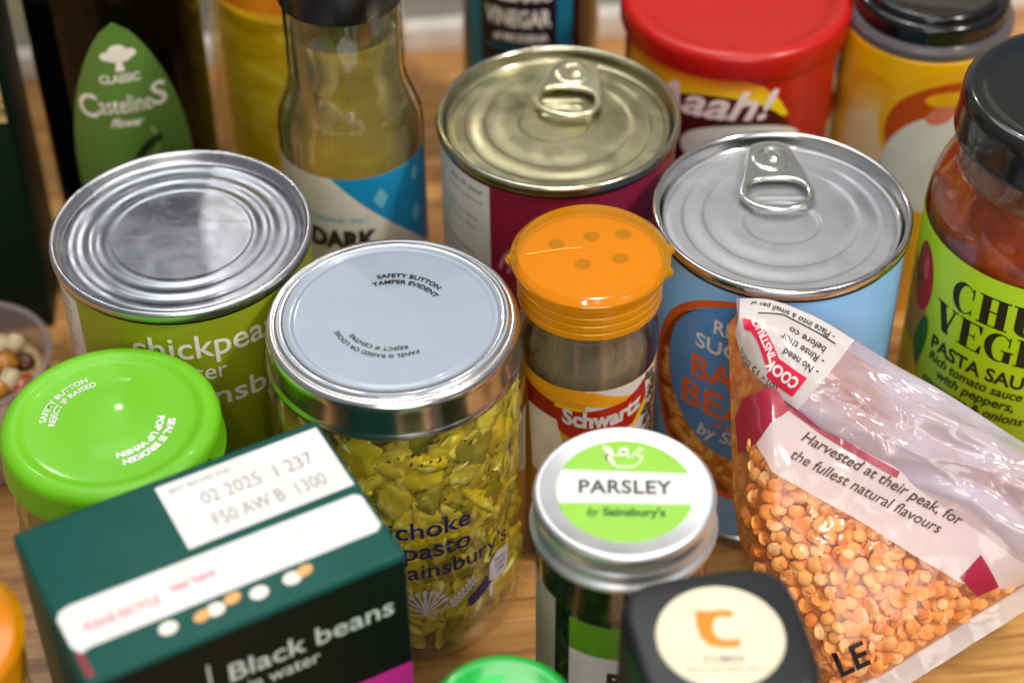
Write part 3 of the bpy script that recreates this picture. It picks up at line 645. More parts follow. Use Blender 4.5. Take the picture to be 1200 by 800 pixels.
Art().rect(-34, H-34, -22, H-20).ell(-28, H-14, 4, 3).build('red_print', mat('dull_red_print', '#7a1420', .4), t, FL(.08), None)
TZ = H+.05
Art().poly([(-hw+1, -14), (-hw+.8, -5), (-hw+2, -3), (-hw+4.5, -2.2), (hw-3, -2.6), (hw-1.6, -3.6), (hw-1.4, -5), (hw-1.4, -14.6), (hw-3, -16), (-hw+5, -16), (-hw+2.4, -16.6)]).build('white_strip', white, t, flat(TZ+.05), None)
Art().rect(-hw+1.2, -24, -hw+3, -15.5).build('red_corner', mat('dull_red_print', '#7a1420', .4), t, flat(TZ+.02), None)
Art().rect(-4.6, .3, 38.2, 22.6).build('date_panel', white, t, flat(TZ+.04), None)
A = Art().fit('BEST BEFORE END', 2.1, -2, 14, 19).fit('02 2025  1 237', 6.2, 4, 33, 11.6).fit('F50 AW B  1300', 6.2, 4, 33, 3.8)
A.build('date_code', mat('faint_grey_ink', '#8c8c88', .5), t, flat(TZ+.1), None)
A = Art().fit('PLEASE RECYCLE', 3.4, -34, -16, -11.5, bold=.12).fit('tear here', 3.4, -13, -2, -10, bold=.12)
A.build('pink_lettering', mat('faint_pink_ink', '#e08890', .5), t, flat(TZ+.1), None)
A = Art(); B = Art()
for x in (-17.4, -6, 4.6, 13.0): A.ell(x, -19.6+.2*math.sin(x), 2.3, 1.9, 10, 20)
for x, y in ((-9.4, -19.8), (-1.4, -18.4), (16.4, -18.8)): B.ell(x, y, 2.2, 1.5, 20, 20)
A.build('bean_print', offwhite, t, flat(TZ+.06), None); B.build('orange_bean_print', mat('soft_orange_print', '#e0a35e', .45), t, flat(TZ+.09), None)

# ------------------------------------------------------------------ far left: dark green box, plastic tub
t = thing('tea_box', 'tall dark green box with a gold floral top panel at the left edge', 'box', -202, 529, 6)
bh = 118
link('box_body', box_mesh('box_body', -38, -20, 0, 38, 20, bh, .8), mat('bottle_green_card', '#021a13', .5, spec=.25), t)
gp = Art().rect(-37.4, 89, 37.4, bh-.6).build('gold_panel', mat('gold_print', '#b8a06a', .4), t, lambda x, y: (x, -20.08, y), None)
A = Art(); rr = random.Random(9)
for i in range(60):
    x = rr.uniform(-36, 36); y = rr.uniform(92, bh-3); A.ring(x, y, rr.uniform(1.5, 3.2), rr.uniform(1.5, 3.2), .6, rr.uniform(0, 200), rr.uniform(220, 400), 10); A.ell(x+1, y-1, 1.6, .6, rr.uniform(0, 180), 8)
A.build('floral_print', mat('dark_green_gold', '#2a3a1c', .5), gp, lambda x, y: (x, -20.14, y), None)
t = thing('plastic_tub', 'small translucent tub of food with orange sauce at the left edge', 'tub', -174, 455, 0)
lathe('tub_body', [(0, 1), (21, 1), (22.5, 2.5), (25, 30), (25.6, 38), (26.6, 39), (27, 40), (26, 40.6), (24.8, 40)], film('tub_plastic', (.9, .86, .88), milk=.45, milkcol=(.62, .52, .56), rough=.2), t, 72)
lathe('food', [(0, 3), (21, 3), (23.5, 28), (18, 31), (0, 33)], speckle('creamy_food', '#c9a05c', '#d9c59a', '#b4541c', 110, .35, 1, coat=.4), t, 48)
pmf = [mat('sauce_orange', '#b24a0c', .25, coat=.5), mat('cream_chunk', '#dcc8a0', .35, coat=.4), mat('golden_chunk', '#cc8a30', .3, coat=.4), mat('brown_chunk', '#5c2c10', .35)]
ico = []
for k in range(4):
    bm = bmesh.new(); bmesh.ops.create_icosphere(bm, subdivisions=2, radius=S)
    for v in bm.verts: v.co *= 1+.35*noise.noise(v.co*1400+Vector((k*3, 0, 0)))
    me = D.meshes.new('food_piece'); bm.to_mesh(me); bm.free(); me.materials.append(pmf[k]); me.polygons.foreach_set('use_smooth', [True]*len(me.polygons)); ico.append(me)
rr = random.Random(4)
for i in range(46):
    a = rr.uniform(0, 2*PI); r = 21*math.sqrt(rr.random()); o = D.objects.new('food_piece', ico[(0, 1, 2, 1, 0, 1, 3, 2)[i % 8]]); COL.objects.link(o); o.parent = t
    o.location = (r*math.cos(a)*S, r*math.sin(a)*S, rr.uniform(31, 36)*S); o.scale = (rr.uniform(2.5, 5), rr.uniform(2.5, 4.5), rr.uniform(1.5, 3)); o.rotation_euler = (rr.uniform(-.4, .4), rr.uniform(-.4, .4), a)

# ------------------------------------------------------------------ back row
# olive oil bottle
t = thing('oil_bottle', 'dark glass olive oil bottle with a green leaf-shaped label', 'bottle', -130, 545, 0)
R = 28.3
dk = mat('dark_bottle_glass', '#060403', .14, spec=.25, coat=0, var=.3, scale=30)
body = lathe('bottle_body', [(0, 2), (R-5, 2), (R-2, 0), (R, 4), (R, 150), (R-2, 162), (R-12, 185), (13, 200), (12.5, 238), (0, 239)], dk, t, 96)
lf = [(21.0*math.sqrt(max(0, math.sin(PI*((i/30)**.80))))**1.25, 20+104*(i/30)) for i in range(31)]
pts = [(x, y) for x, y in lf]+[(-x, y) for x, y in reversed(lf[:-1])]
L1 = Art().poly(pts).build('label', mat('leaf_green_label', '#587f36', .4, coat=.2, var=.05), body, cyl(R, .1, 11.5), 2)
A = Art().fit('CLASSIC', 4.4, -7, 6, 101.3, bold=.12).fit('C', 13, -15.5, -9, 88, bold=.25).fit('asteline', 10, -8.8, 8.6, 89.3, bold=.05).fit('S', 12.5, 8.6, 14, 90, bold=.2).fit('Flower', 4.6, -6, 5, 84, shear=.5, bold=.15)
A.poly([(-1.4, 105.5), (1.6, 105.5), (.8, 111), (-.6, 111)])
for x, y, r in ((-3.4, 111.5, 2.3), (0, 113.4, 2.9), (3.6, 112, 2.3), (-1.6, 110.6, 2), (2, 110.6, 2)): A.ell(x, y, r, r*.75)
A.build('lettering', offwhite, L1, cyl(R, .2, 11.5))
A = Art().ring(11, 62, 13, 17, 3.2, 95, 185, 24); A.build('leaf_print', mat('dark_leaf_print', '#1b2a10', .5), L1, cyl(R, .2, 11.5)); A = Art().line([(7, 82), (8.5, 78), (8, 73), (4.5, 69)], 1.5, True); A.build('leaf_shine', mat('pale_leaf_print', '#8fb46c', .5), L1, cyl(R, .2, 11.5))

# yellow oil bottle
t = thing('oil_bottle', 'wide clear bottle of yellow cooking oil with an orange band, behind the dark-capped bottle', 'bottle', -71, 583, 0)
R = 35.0
pr = [(0, 2), (R-4, 2), (R-1, 4)]
for i in range(16): z = 8+i*6; pr += [(R-.2, z), (R-1.0, z+3)]
pr += [(R, 104), (R, 170), (20, 200), (14, 230), (0, 231)]
oil = film('clear_plastic_bottle', (.96, .93, .62), rough=.05, gloss=1.5, bump=.2, bscale=50)
body = lathe('bottle_body', pr, oil, t, 96, auto=60)
lathe('oil_core', [(0, 4), (R-4, 5), (R-3, 100), (0, 104)], speckle('lit_oil_tones', '#c4a40c', '#e2c624', '#f8e862', 30, .12, .6, coat=.5, stretch=(1, 1, 3)), t, 72)  # opaque core, coloured brighter to stand for light passing through the oil
Art().rect(-100, 105.5, 100, 150).build('orange_band', mat('band_orange', '#e58a1a', .4), body, cyl(R, .2))

# dark capped bottle
t = thing('vinegar_bottle', 'clear bottle of pale yellow liquid with a black cap and a blue and cream label', 'bottle', -50.3, 500, 0)
R = 23.0
body = lathe('glass_body', [(0, 2), (R-4, 2), (R-2, 0), (R-.2, 3), (R, 6), (R, 99), (R-.7, 104), (R-2.6, 109), (18.8, 114), (18.0, 119), (18.0, 144), (16.6, 148)], film('vinegar_glass', (.93, .94, .88), rough=.04, gloss=2.0, bump=.12, bscale=60), t, 96)
lathe('liquid', [(0, 5), (R-4, 5), (R-1.6, 8), (R-1.6, 100), (R-4, 107), (17.2, 113), (16.4, 119), (16.4, 134), (0, 134)], mat('yellow_vinegar', (.96, .90, .42, 1), .1, trans=.92, ior=1.3, var=.35, scale=70), t, 72)
lathe('cap', [(16.5, 144.5), (19.0, 145), (19.4, 146.4), (19.4, 168), (18.4, 170), (0, 171)], mat('black_cap_plastic', '#0c0d0f', .3, coat=.1), t, 72)
lb = Art().rect(-30, 10, 34, 92).build('label', mat('cream_label', '#d8d0c4', .45), body, cyl(R, .1), 1.5)
Art().poly([(-5.5, 92), (34, 92), (34, 50)]).build('blue_print', mat('cyan_print', '#1187b8', .4), lb, cyl(R, .16), 1.5)
A = Art().ell(10, 83, 2.6, 4.2, 0, 4).ell(24, 70, 2.4, 4.2, 0, 4).ell(24, 86, 2, 3.2, 0, 4).fit('ORGANIC SALT', 2.6, -13, 6, 75, bold=.06)
A.build('pale_blue_print', mat('pale_cyan_print', '#6ab4cc', .4), lb, cyl(R, .22), 1.5)
A = Art().fit('DARK', 9.6, -14, 8.5, 64.5, bold=.6).fit('SOY', 9.6, -10, 6, 54, bold=.6)
A.build('lettering', mat('brown_black_print', '#2d2722', .5), lb, cyl(R, .22), 1.5)

# vinegar bottle
t = thing('vinegar_bottle', 'dark bottle with a teal bordered black vinegar label, behind the gold-lidded tin', 'bottle', 8, 603, 0)
R = 25.0
body = lathe('bottle_body', [(0, 2), (R-4, 2), (R-2, 0), (R, 4), (R, 130), (R-4, 146), (12, 170), (11, 215), (0, 216)], mat('near_black_glass', '#120a0a', .07, coat=.5), t, 72)
lb = Art().rect(-27, 18, 15.5, 110).build('label', mat('teal_print', '#0d6f8c', .4), body, cyl(R, .1))
Art().rect(-19.5, 30, 9.2, 106).build('black_print', mat('ink_black', '#17141c', .4), lb, cyl(R, .18))
Art().fit('BALSAMIC', 7, -17, 7, 91, bold=.25).fit('VINEGAR', 9.5, -17.2, 7, 80.5, bold=.25).fit('of MODENA', 4.4, -14, 6, 74.2, bold=.12).build('lettering', offwhite, lb, cyl(R, .26))
Art().rect(-17, 70.5, 8, 71.5).build('teal_line', mat('teal_print', '#0d6f8c', .4), lb, cyl(R, .26))

# red gravy tub
t = thing('drum_tub', 'red drum of gravy granules with a wide red plastic lid', 'tub', 75.5, 550, 0)
R = 36.2; H = 112
redp = mat('red_plastic', '#b5120a', .36, coat=.12, var=.03, sss=.1)
lathe('lid', [(R+.6, H-9.5), (R+1.8, H-9.5), (R+2.1, H-8.5), (R+2.2, H-4.5), (R+2.3, H-2.2), (R+1.8, H-.8), (R+.4, H), (R-1.4, H+.1), (R-3.4, H-.6), (R-5.4, H-2.4), (R-8, H-3.4), (0, H-3.0)], redp, t, 128, auto=70)
body = lathe('drum', [(0, 0), (R-.6, 0), (R, 1), (R, H-9)], mat('red_label', '#b5120c', .33, coat=.4, var=.05), t, 96)
def grad(name, c0, c1, z0, z1):
    m = mat(name, c0, .35, coat=.3); L = m.node_tree.links; b = m.node_tree.nodes['Principled BSDF']
    tcn = nn(m, 'ShaderNodeTexCoord'); sp = nn(m, 'ShaderNodeSeparateXYZ'); mr = nn(m, 'ShaderNodeMapRange'); r = nn(m, 'ShaderNodeValToRGB')
    L.new(tcn.outputs['Object'], sp.inputs[0]); L.new(sp.outputs['Z'], mr.inputs['Value']); mr.inputs['From Min'].default_value = z0*S; mr.inputs['From Max'].default_value = z1*S
    L.new(mr.outputs[0], r.inputs['Fac']); r.color_ramp.elements[0].color = hexc(c0); r.color_ramp.elements[1].color = hexc(c1); L.new(r.outputs[0], b.inputs['Base Color'])
    return m
Art().poly([(-48, 102), (0, 101.5), (6, 99), (12, 93), (16, 86), (-48, 80)]).build('flame_print', grad('yellow_orange_print', '#f7d21a', '#dd6a10', 93, 101), body, cyl(R, .1))
Art().ell(-9, 73, 28, 22, 0, 50).build('maroon_oval', mat('maroon_print', '#4c0f0c', .35, coat=.3), body, cyl(R, .16))
Art().fit('Aaah!', 15.5, -34, 11.5, 86.3, shear=.35, bold=.4).build('lettering', mat('cream_pink_print', '#f2d8d2', .4), body, cyl(R, .24))
Art().ell(1, 74, 21, 10, 0, 40).build('cream_oval', offwhite, body, cyl(R, .22))
Art().text('GRAVY', 8, 1, 71, bold=.5).build('green_lettering', mat('deep_green_print', '#40603a', .4), body, cyl(R, .3))
Art().ell(42.5, 89, 3.2, 8, 0, 24).rect(38, 20, 50, 72).build('side_print', offwhite, body, cyl(R, .1))
Art().ell(43, 91, 2.2, 4, 0, 24).build('blue_spot', mat('blue_print', '#3566b8', .4), body, cyl(R, .18))

# yellow tub with black lid
t = thing('drum_tub', 'amber yellow drum with a black lid and a printed cup, at the upper right', 'tub', 138.5, 543, 0)
R = 27.6; H = 118
blk = mat('gloss_black_plastic', '#0f0f12', .18, coat=.4)
lathe('lid', [(24, H-8), (25, H-7.6), (25.2, H-2.8), (24.6, H-1.2), (23.4, H-.6), (22.6, H-.8), (22.2, H+.8), (21.4, H+1.6), (19.6, H+1.7), (18.6, H+.9), (0, H+.9)], blk, t, 96, auto=60)
lathe('collar', [(R-.5, H-12), (R, H-11.2), (R-.2, H-9), (R-1.4, H-7.6), (24.4, H-7.2)], mat('smoky_collar', '#5a5358', .3, coat=.3), t, 96)
body = lathe('drum', [(0, 0), (R-.6, 0), (R, 1), (R, H-12.5), (R-.6, H-11.8)], mat('amber_label', '#ffbe00', .35, coat=.3, var=.04), t, 96)
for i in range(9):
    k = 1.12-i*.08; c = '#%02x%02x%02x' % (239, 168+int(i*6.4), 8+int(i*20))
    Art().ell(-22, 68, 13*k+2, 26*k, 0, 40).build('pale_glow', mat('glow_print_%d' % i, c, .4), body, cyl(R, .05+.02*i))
Art().ell(6, 80, 24, 23, 0, 50).build('yellow_oval', mat('warm_yellow_print', '#f2b21a', .38), body, cyl(R, .24))
Art().ell(6, 79, 21.6, 19.5, 0, 50).build('red_oval', mat('rust_print', '#c04a10', .38), body, cyl(R, .3))
Art().ell(6, 66, 21, 21, 0, 40).build('white_cup', white, body, cyl(R, .36))
Art().ell(4, 92, 8, 3, 0, 20).build('yellow_bun', mat('warm_yellow_print', '#f2b21a', .38), body, cyl(R, .42))
Art().ell(2, 86, 5, 3.5, 20, 20).build('pink_filling', mat('salmon_print', '#dc7a62', .38), body, cyl(R, .46))

# ------------------------------------------------------------------ pasta sauce jar
t = thing('sauce_jar', 'pasta sauce jar with a glossy black lid and a lime green label', 'jar', 158, 440, 0)
H = 149; R = 37.0
lid = lathe('lid', [(31, H-15), (32.2, H-15.2), (33.0, H-14.6), (33.1, H-13.4), (32.6, H-12.4), (32.5, H-4.5), (32.1, H-2.2), (31, H-.7), (29.6, H), (27.8, H+.1), (26.6, H-.5), (25.6, H-1.2), (24, H-1.4), (0, H-1.1)], mat('black_enamel_lid', '#101417', .22, coat=.6, var=.1), t, 128, auto=70)
body = lathe('glass_body', [(0, 2), (R-6, 2.2), (R-3, 0), (R-.6, 2), (R, 6), (R, 108), (R-.8, 114), (R-2.6, 119), (R-5, 124), (R-6.2, 128), (R-6.6, 138)], film('sauce_jar_glass', (.97, .95, .93), rough=.03, gloss=1.1), t, 96)
sa = speckle('tomato_sauce', '#742808', '#91380d', '#ad5218', 90, .3, .5, coat=.4)
lathe('sauce', [(0, 4), (R-3, 4), (R-1.2, 8), (R-1.2, 108), (R-2, 113), (R-4, 119), (R-6.4, 123), (R-9, 124), (0, 124.5)], sa, t, 72, warp=lambda r, a, z: r)
lathe('sauce_smear', [(R-7.0, 123), (R-7.2, 127), (R-7.4, 137)], film('smeared_sauce', (.6, .3, .22), milk=.5, milkcol=(.42, .17, .06), rough=.2, patch=.35), t, 64)
X0 = -.62*R   # label art is laid out left of centre, where the picture sees it
lm = mat('lime_label', '#a4cc12', .38, coat=.3, var=.03)
lb = lathe('label', [(R+.1, 12), (R+.16, 12.1), (R+.16, 105.5), (R+.1, 105.6)], lm, t, 128)
# didone capitals: thick stems, hairlines and slab ends
def didone(A, s, x, y, h, k=1.0):
    T = h*.26*k; n = h*.05; sr = h*.09*k
    def stem(x0, w_): A.rect(x+x0, y, x+x0+w_, y+h)
    def ser(x0, x1, top_): A.rect(x+x0, y+h-n if top_ else y, x+x1, y+h if top_ else y+n)
    def par(xa, xb, w_): A.poly([(x+xb, y), (x+xb+w_, y), (x+xa+w_, y+h), (x+xa, y+h)])
    def moon(wd, close):
        N = 24; P = []
        for i in range(N+1):
            a = math.radians(42+276*i/N); P.append((x+wd/2+wd/2*math.cos(a), y+h/2+h/2*1.03*math.sin(a)))
        Q = []
        for i in range(N+1):
            a = math.radians(48+264*i/N); Q.append((x+wd/2+T*.28+(wd/2-T*.62)*math.cos(a), y+h/2+(h/2-n*.8)*math.sin(a)))
        vs = P+Q; fs = [(i, i+1, N+2+i, N+1+i) for i in range(N)]; A._add(vs, fs)
        A.rect(x+wd*.84, y+h*.60, x+wd*.90, y+h*.97)
    for c in s:
        if c == 'C': wd = h*.78*k; moon(wd, 0); A.rect(x+wd*.84, y+h*.03, x+wd*.88, y+h*.25)
        elif c == 'G': wd = h*.82*k; moon(wd, 0); A.rect(x+wd*.72, y+h*.02, x+wd*.72+T*.8, y+h*.42); A.rect(x+wd*.62, y+h*.4, x+wd*1.06, y+h*.4+n)
        elif c == 'H': wd = h*.9*k; stem(sr, T); stem(wd-sr-T, T); A.rect(x+sr+T, y+h*.49, x+wd-sr-T, y+h*.49+n); ser(0, sr*2+T, 0); ser(0, sr*2+T, 1); ser(wd-2*sr-T, wd, 0); ser(wd-2*sr-T, wd, 1)
        elif c == 'U': wd = h*.84*k; A.rect(x+sr, y+h*.25, x+sr+T, y+h); A.rect(x+wd-sr-n*1.4, y+h*.25, x+wd-sr, y+h); ser(0, 2*sr+T, 1); ser(wd-2*sr-n, wd, 1); N = 14; P = [(x+sr+(wd-2*sr)/2*(1-math.cos(PI*i/N)), y+h*.25-h*.26*math.sin(PI*i/N)) for i in range(N+1)]; a0, a1 = x+sr+T, x+wd-sr-n*1.4; Q = [(a0+(a1-a0)*.5*(1-math.cos(PI*i/N)), y+h*.25-h*.20*math.sin(PI*i/N)) for i in range(N+1)]; A._add(P+Q, [(i, i+1, N+2+i, N+1+i) for i in range(N)])
        elif c == 'N': wd = h*.9*k; stem(sr, n*1.3); stem(wd-sr-n, n*1.3); par(sr*.8, wd-sr-T, T); ser(0, 2*sr+n, 0); ser(wd-2*sr-n, wd, 1)
        elif c == 'K': wd = h*.9*k; stem(sr, T); ser(0, 2*sr+T, 0); ser(0, 2*sr+T, 1); par(wd*.85, sr+T, n*1.5); A.poly([(x+wd-T*1.1, y), (x+wd, y), (x+wd*.55+T*.2, y+h*.6), (x+wd*.5-T*.5, y+h*.5)]); ser(wd*.6, wd*1.02, 1); ser(wd*.55, wd*1.05, 0)
        elif c == 'Y': wd = h*.86*k; stem(wd*.5-T*.4, T*.9); A.poly([(x+wd*.35, y+h*.45), (x+wd*.35+T, y+h*.45), (x+sr+T, y+h), (x+sr, y+h)]); A.poly([(x+wd*.6, y+h*.45), (x+wd*.65, y+h*.45), (x+wd-sr, y+h), (x+wd-sr-n, y+h)]); ser(0, 2*sr+T, 1); ser(wd*.72, wd, 1)
        elif c == 'V': wd = h*.86*k; par(sr, wd*.5-T*.3, T); A.poly([(x+wd*.5, y), (x+wd*.5+n*1.5, y), (x+wd-sr, y+h), (x+wd-sr-n*1.3, y+h)]); ser(0, 2*sr+T, 1); ser(wd*.7, wd, 1)
        elif c == 'A': wd = h*.88*k; A.poly([(x+wd-sr-T, y), (x+wd-sr, y), (x+wd*.5+T*.3, y+h), (x+wd*.5-T*.5, y+h)]); A.poly([(x+sr, y), (x+sr+n*1.3, y), (x+wd*.5, y+h), (x+wd*.5-n*1.3, y+h)]); A.rect(x+wd*.25, y+h*.32, x+wd*.7, y+h*.32+n); ser(0, wd*.3, 0); ser(wd*.6, wd, 0)
        elif c in 'EL': 
            wd = h*(.78 if c == 'E' else .74)*k; stem(sr, T); ser(0, wd, 0); A.poly([(x+wd, y), (x+wd, y+h*.3), (x+wd-n, y+h*.3), (x+wd-h*.14, y+n), (x+wd-h*.14, y)])
            if c == 'E': ser(0, wd*.95, 1); A.poly([(x+wd*.95, y+h), (x+wd*.95-h*.13, y+h-n), (x+wd*.95-n, y+h*.72), (x+wd*.95, y+h*.72)]); A.rect(x+sr+T, y+h*.49, x+wd*.7, y+h*.49+n); A.rect(x+wd*.66, y+h*.38, x+wd*.7, y+h*.64)
            else: ser(0, 2*sr+T, 1)
        elif c == 'T': wd = h*.8*k; stem(wd*.5-T/2, T); ser(0, wd, 1); ser(wd*.5-T/2-sr, wd*.5+T/2+sr, 0); A.rect(x, y+h*.7, x+n, y+h); A.rect(x+wd-n, y+h*.7, x+wd, y+h)
        elif c == 'B': wd = h*.76*k; stem(sr, T); A.ring(x+sr+T*.8, y+h*.745, wd*.5, h*.255, T*.35, -90, 90, 14); A.ring(x+sr+T*.8, y+h*.26, wd*.58, h*.26, T*.4, -90, 90, 14); ser(0, sr+T, 0); ser(0, sr+T, 1)
        x += wd+h*.07
    return A
A = Art(); didone(A, 'CHUNKY', -36.8, 88.6, 10.6, 1.0); didone(A, 'VEGETABLE', -42, 77.2, 10.2, 1.0)
A.fit('PASTA SAUCE', 7.0, -41.5, -2.5, 68.8, bold=.2)
A.fit('Rich tomato sauce', 5.0, -41.5, -9.8, 64.2, bold=.12, shear=.28).fit('with peppers,', 5.0, -37, -11.6, 59.6, bold=.12, shear=.28).fit('courgette & onions', 5.0, -42.5, -8, 54.6, bold=.12, shear=.28)
A.build('lettering', mat('green_black_print', '#1c2408', .5), lb, cyl(R, .3), 1.5)
Art().poly([(-62, 90), (-50, 86), (-46, 76), (-45, 66), (-46, 54), (-50, 42), (-60, 40)]).build('onion_print', mat('onion_print', '#b99048', .45), lb, cyl(R, .24))
Art().ell(-51.5, 88, 6.0, 12.0, 4, 30).build('tomato_print', mat('tomato_red', '#b8141a', .35, coat=.3), lb, cyl(R, .32))
Art().ell(-50.4, 92, 1.6, 4.2, 4, 16).build('tomato_shine', mat('tomato_pale', '#d8605a', .35), lb, cyl(R, .38))
Art().ell(-55, 86, 1.0, 5, 50, 8).ell(-54, 85, .8, 4, -20, 8).ell(-47.5, 66, 3, 11, -10, 16).build('leaf_print', mat('leaf_dark', '#2b6a22', .4), lb, cyl(R, .4))
Art().poly([(-60, 62), (-51, 62), (-45, 52), (-40, 42), (-34, 34), (-50, 24), (-60, 24)]).build('yellow_print', mat('pepper_yellow', '#e6b800', .4), lb, cyl(R, .42))

# ------------------------------------------------------------------ bag of lentils leaning on the blue tin
t = thing('lentil_bag', 'clear plastic bag of split orange lentils with its top folded down', 'bag', 100, 392, 0, 98)
t.rotation_euler = (math.atan(.8), 0, 0)       # local x, y lie in the sloping face of the bag, z is its outward normal
def interp(pts, x):
    if x <= pts[0][0]: return pts[0][1]
    for (a, b), (c, d) in zip(pts, pts[1:]):
        if x <= c: return b+(d-b)*(x-a)/(c-a)
    return pts[-1][1]
TOP = [(-39.5, 8), (-36, 12), (-28, 11), (-16.5, 6.5), (-6, 0), (7.5, -9), (21, -17.5), (39, -28.5), (60, -41), (76, -50)]
BOT = [(-39.5, -40), (-38, -52), (-34, -64), (-25, -75), (-16, -92), (-12, -98), (0, -90.5), (37, -68), (76, -45)]
BOT = [(-39.5, -40), (-38, -52), (-34, -64), (-25, -75), (-17, -90), (-14, -94.5), (0, -89), (37, -67), (60, -56), (76, -52)]
def hgt(s, tt):
    T = interp(TOP, s); B = interp(BOT, s); v = (tt-B)/max(1, T-B); v = max(0, min(1, v))
    e = (max(0, 1-abs(2*v-1)**2.6))**.55
    es = sstep(-40.5, -30, s)*sstep(78, 40, s)
    return -6+14*e*es**.6 + .9*noise.noise((s/13, tt/13, 0))+.35*noise.noise((s/4.5, tt/4.5, 5))
def surf(off): return lambda x, y: (x, y, hgt(x, y)+off)
def sheet(name, m, off, n=90, k=60, back=False):
    vs, fs = [], []
    for i in range(n+1):
        s = -39.5+115.5*i/n
        for j in range(k+1):
            v = j/k; tt = interp(BOT, s)+(interp(TOP, s)-interp(BOT, s))*v
            h = hgt(s, tt)
            if back: h = -8-17*(max(0, 1-abs(2*v-1)**3))**.5*sstep(-40.5, -32, s)*sstep(78, 40, s)
            vs.append((s, tt, h+off))
    for i in range(n):
        for j in range(k): a = i*(k+1)+j; fs.append((a, a+k+1, a+k+2, a+1))
    return mesh(name, vs, fs, m, t, auto=0)
fm_ = film('bag_film', (.97, .95, .96), milk=.05, milkcol=(.8, .75, .78), rough=.16, gloss=1.1, bump=.5, bscale=70, patch=.03)
front = sheet('film_front', fm_, .4)
sheet('film_back', fm_, 0, 40, 20, True)
lent_bed = speckle('lentil_bed', '#b86018', '#d07a28', '#e09644', 260, .6, 1.2)
sheet('lentil_heap', lent_bed, -3.2)['kind'] = 'stuff'
# single split lentils
lms = []
for k, c in enumerate(('#ee983e', '#f2aa58', '#e08028', '#f6bf80', '#eca058')):
    vs, fs = [(0, 0, 1.0)], []
    for r, z in ((.45, .88), (.8, .5), (.97, .1), (.9, -.18), (.5, -.22)):
        for i in range(10): vs.append((r*math.cos(i*PI/5), r*math.sin(i*PI/5), z))
    for i in range(10): fs.append((0, 1+i, 1+(i+1) % 10))
    for q in range(4):
        for i in range(10): j = (i+1) % 10; fs.append((1+q*10+i, 1+q*10+10+i, 1+q*10+10+j, 1+q*10+j))
    fs.append(tuple(reversed(range(41, 51))))
    me = D.meshes.new('lentil'); me.from_pydata([(x*2.35*S, y*2.35*S, z*1.1*S) for x, y, z in vs], [], fs); me.materials.append(mat('lentil_%d' % k, c, .62, var=.16, scale=700, sss=.0, bump=.2, bscale=900))
    me.polygons.foreach_set('use_smooth', [True]*len(me.polygons)); lms.append(me)
BAND_LOW = [(-36, -24), (-34.7, -27), (-30.7, -34.5), (-8, -47.7), (5.5, -56), (19, -64), (26, -66)]
rr = random.Random(21); pts = []
def ok_l(s, tt):
    if s < -36 or s > 33 or tt < interp(BOT, s)+2.6 or tt > interp(TOP, s)-1: return False
    if s > 24 and tt > -62: return False
    return tt < interp(BAND_LOW, s)+2
for lay, sp_, ox in ((-1.9, 4.15, 0), (-2.7, 4.3, 2.1), (-3.4, 4.0, 1.2)):
    row = 0; tt = -95+ox
    L_ = []
    while tt < -20:
        x = -37+ox+(row % 2)*sp_/2
        while x < 34:
            a, b = x+rr.uniform(-1.1, 1.1), tt+rr.uniform(-1.1, 1.1)
            if ok_l(a, b): L_.append((a, b, lay))
            x += sp_
        tt += sp_*.86; row += 1
    pts += L_
hv, hf = [], []
for i, (s, tt, lay) in enumerate(pts):
    R3 = Matrix.Rotation(rr.uniform(0, 6.28), 3, 'Z') @ Matrix.Rotation(rr.gauss(0, .42), 3, 'X') @ Matrix.Rotation(rr.gauss(0, .42), 3, 'Y')
    if rr.random() < .5: R3 = R3 @ Matrix.Rotation(PI, 3, 'X')
    loc = Vector((s, tt, hgt(s, tt)+lay+rr.uniform(-.3, .3)))*S; sc = rr.uniform(.76, 1.1)
    me = lms[rr.choice((0, 0, 1, 1, 2, 3, 4))]
    if i < 300:
        o = D.objects.new('lentil', me); COL.objects.link(o); o.parent = t; o.matrix_local = Matrix.Translation(loc) @ (R3*sc).to_4x4()
    else:
        n = len(hv); hv += [tuple(loc+R3 @ (v.co*sc)) for v in me.vertices]; hf += [tuple(a+n for a in p.vertices) for p in me.polygons]
if hv: mesh('lower_lentils', hv, hf, MATS['lentil_2'], t, True, 0, scale=1)['kind'] = 'stuff'
# printed band
A = Art().poly([(-30.5, -21.5), (-21.5, -15.5), (0, -26), (32, -44), (44, -62), (34, -66.5), (26, -66.2), (19, -65), (5.5, -57), (-8, -48), (-30.7, -35), (-34.4, -27)])
lb = A.build('label', film('pink_white_print', milk=.88, milkcol=(.90, .80, .80), rough=.15, gloss=1.2, bump=.4, bscale=60), front, surf(.6), 2.5, 2.5)
Art().poly([(-39, -19), (-37, -14), (-30.5, -12), (-21.8, -15.6), (-30.2, -21.6), (-34.5, -27), (-38.4, -29)]).build('maroon_print', mat('crimson_print', '#9c1c38', .3, coat=.5), front, surf(.6), 2.5, 2.5)
Art().line([(-25, -17.5), (-16, -24.5), (-6, -30.8), (3, -36)], 1.9).build('maroon_stripe', mat('crimson_print', '#9c1c38', .3), front, surf(.9), 2, 2)
Art().poly([(18.5, -63.5), (24.2, -57.5), (29.5, -66), (23.5, -68.5)]).build('maroon_patch', mat('crimson_print', '#9c1c38', .3), front, surf(.95), 2, 2)
ink = mat('brown_ink', '#3a2420', .5)
A = Art().text('Harvested at their peak, for', 4.3, -23.0, -26.2, rot=-29.5, align='LEFT', shear=.3, bold=.04, sx=.98).text('the fullest natural flavours', 4.3, -26.2, -31.0, rot=-28, align='LEFT', shear=.3, bold=.02, sx=.98)
A.build('lettering', ink, lb, surf(.95), 2, 2)
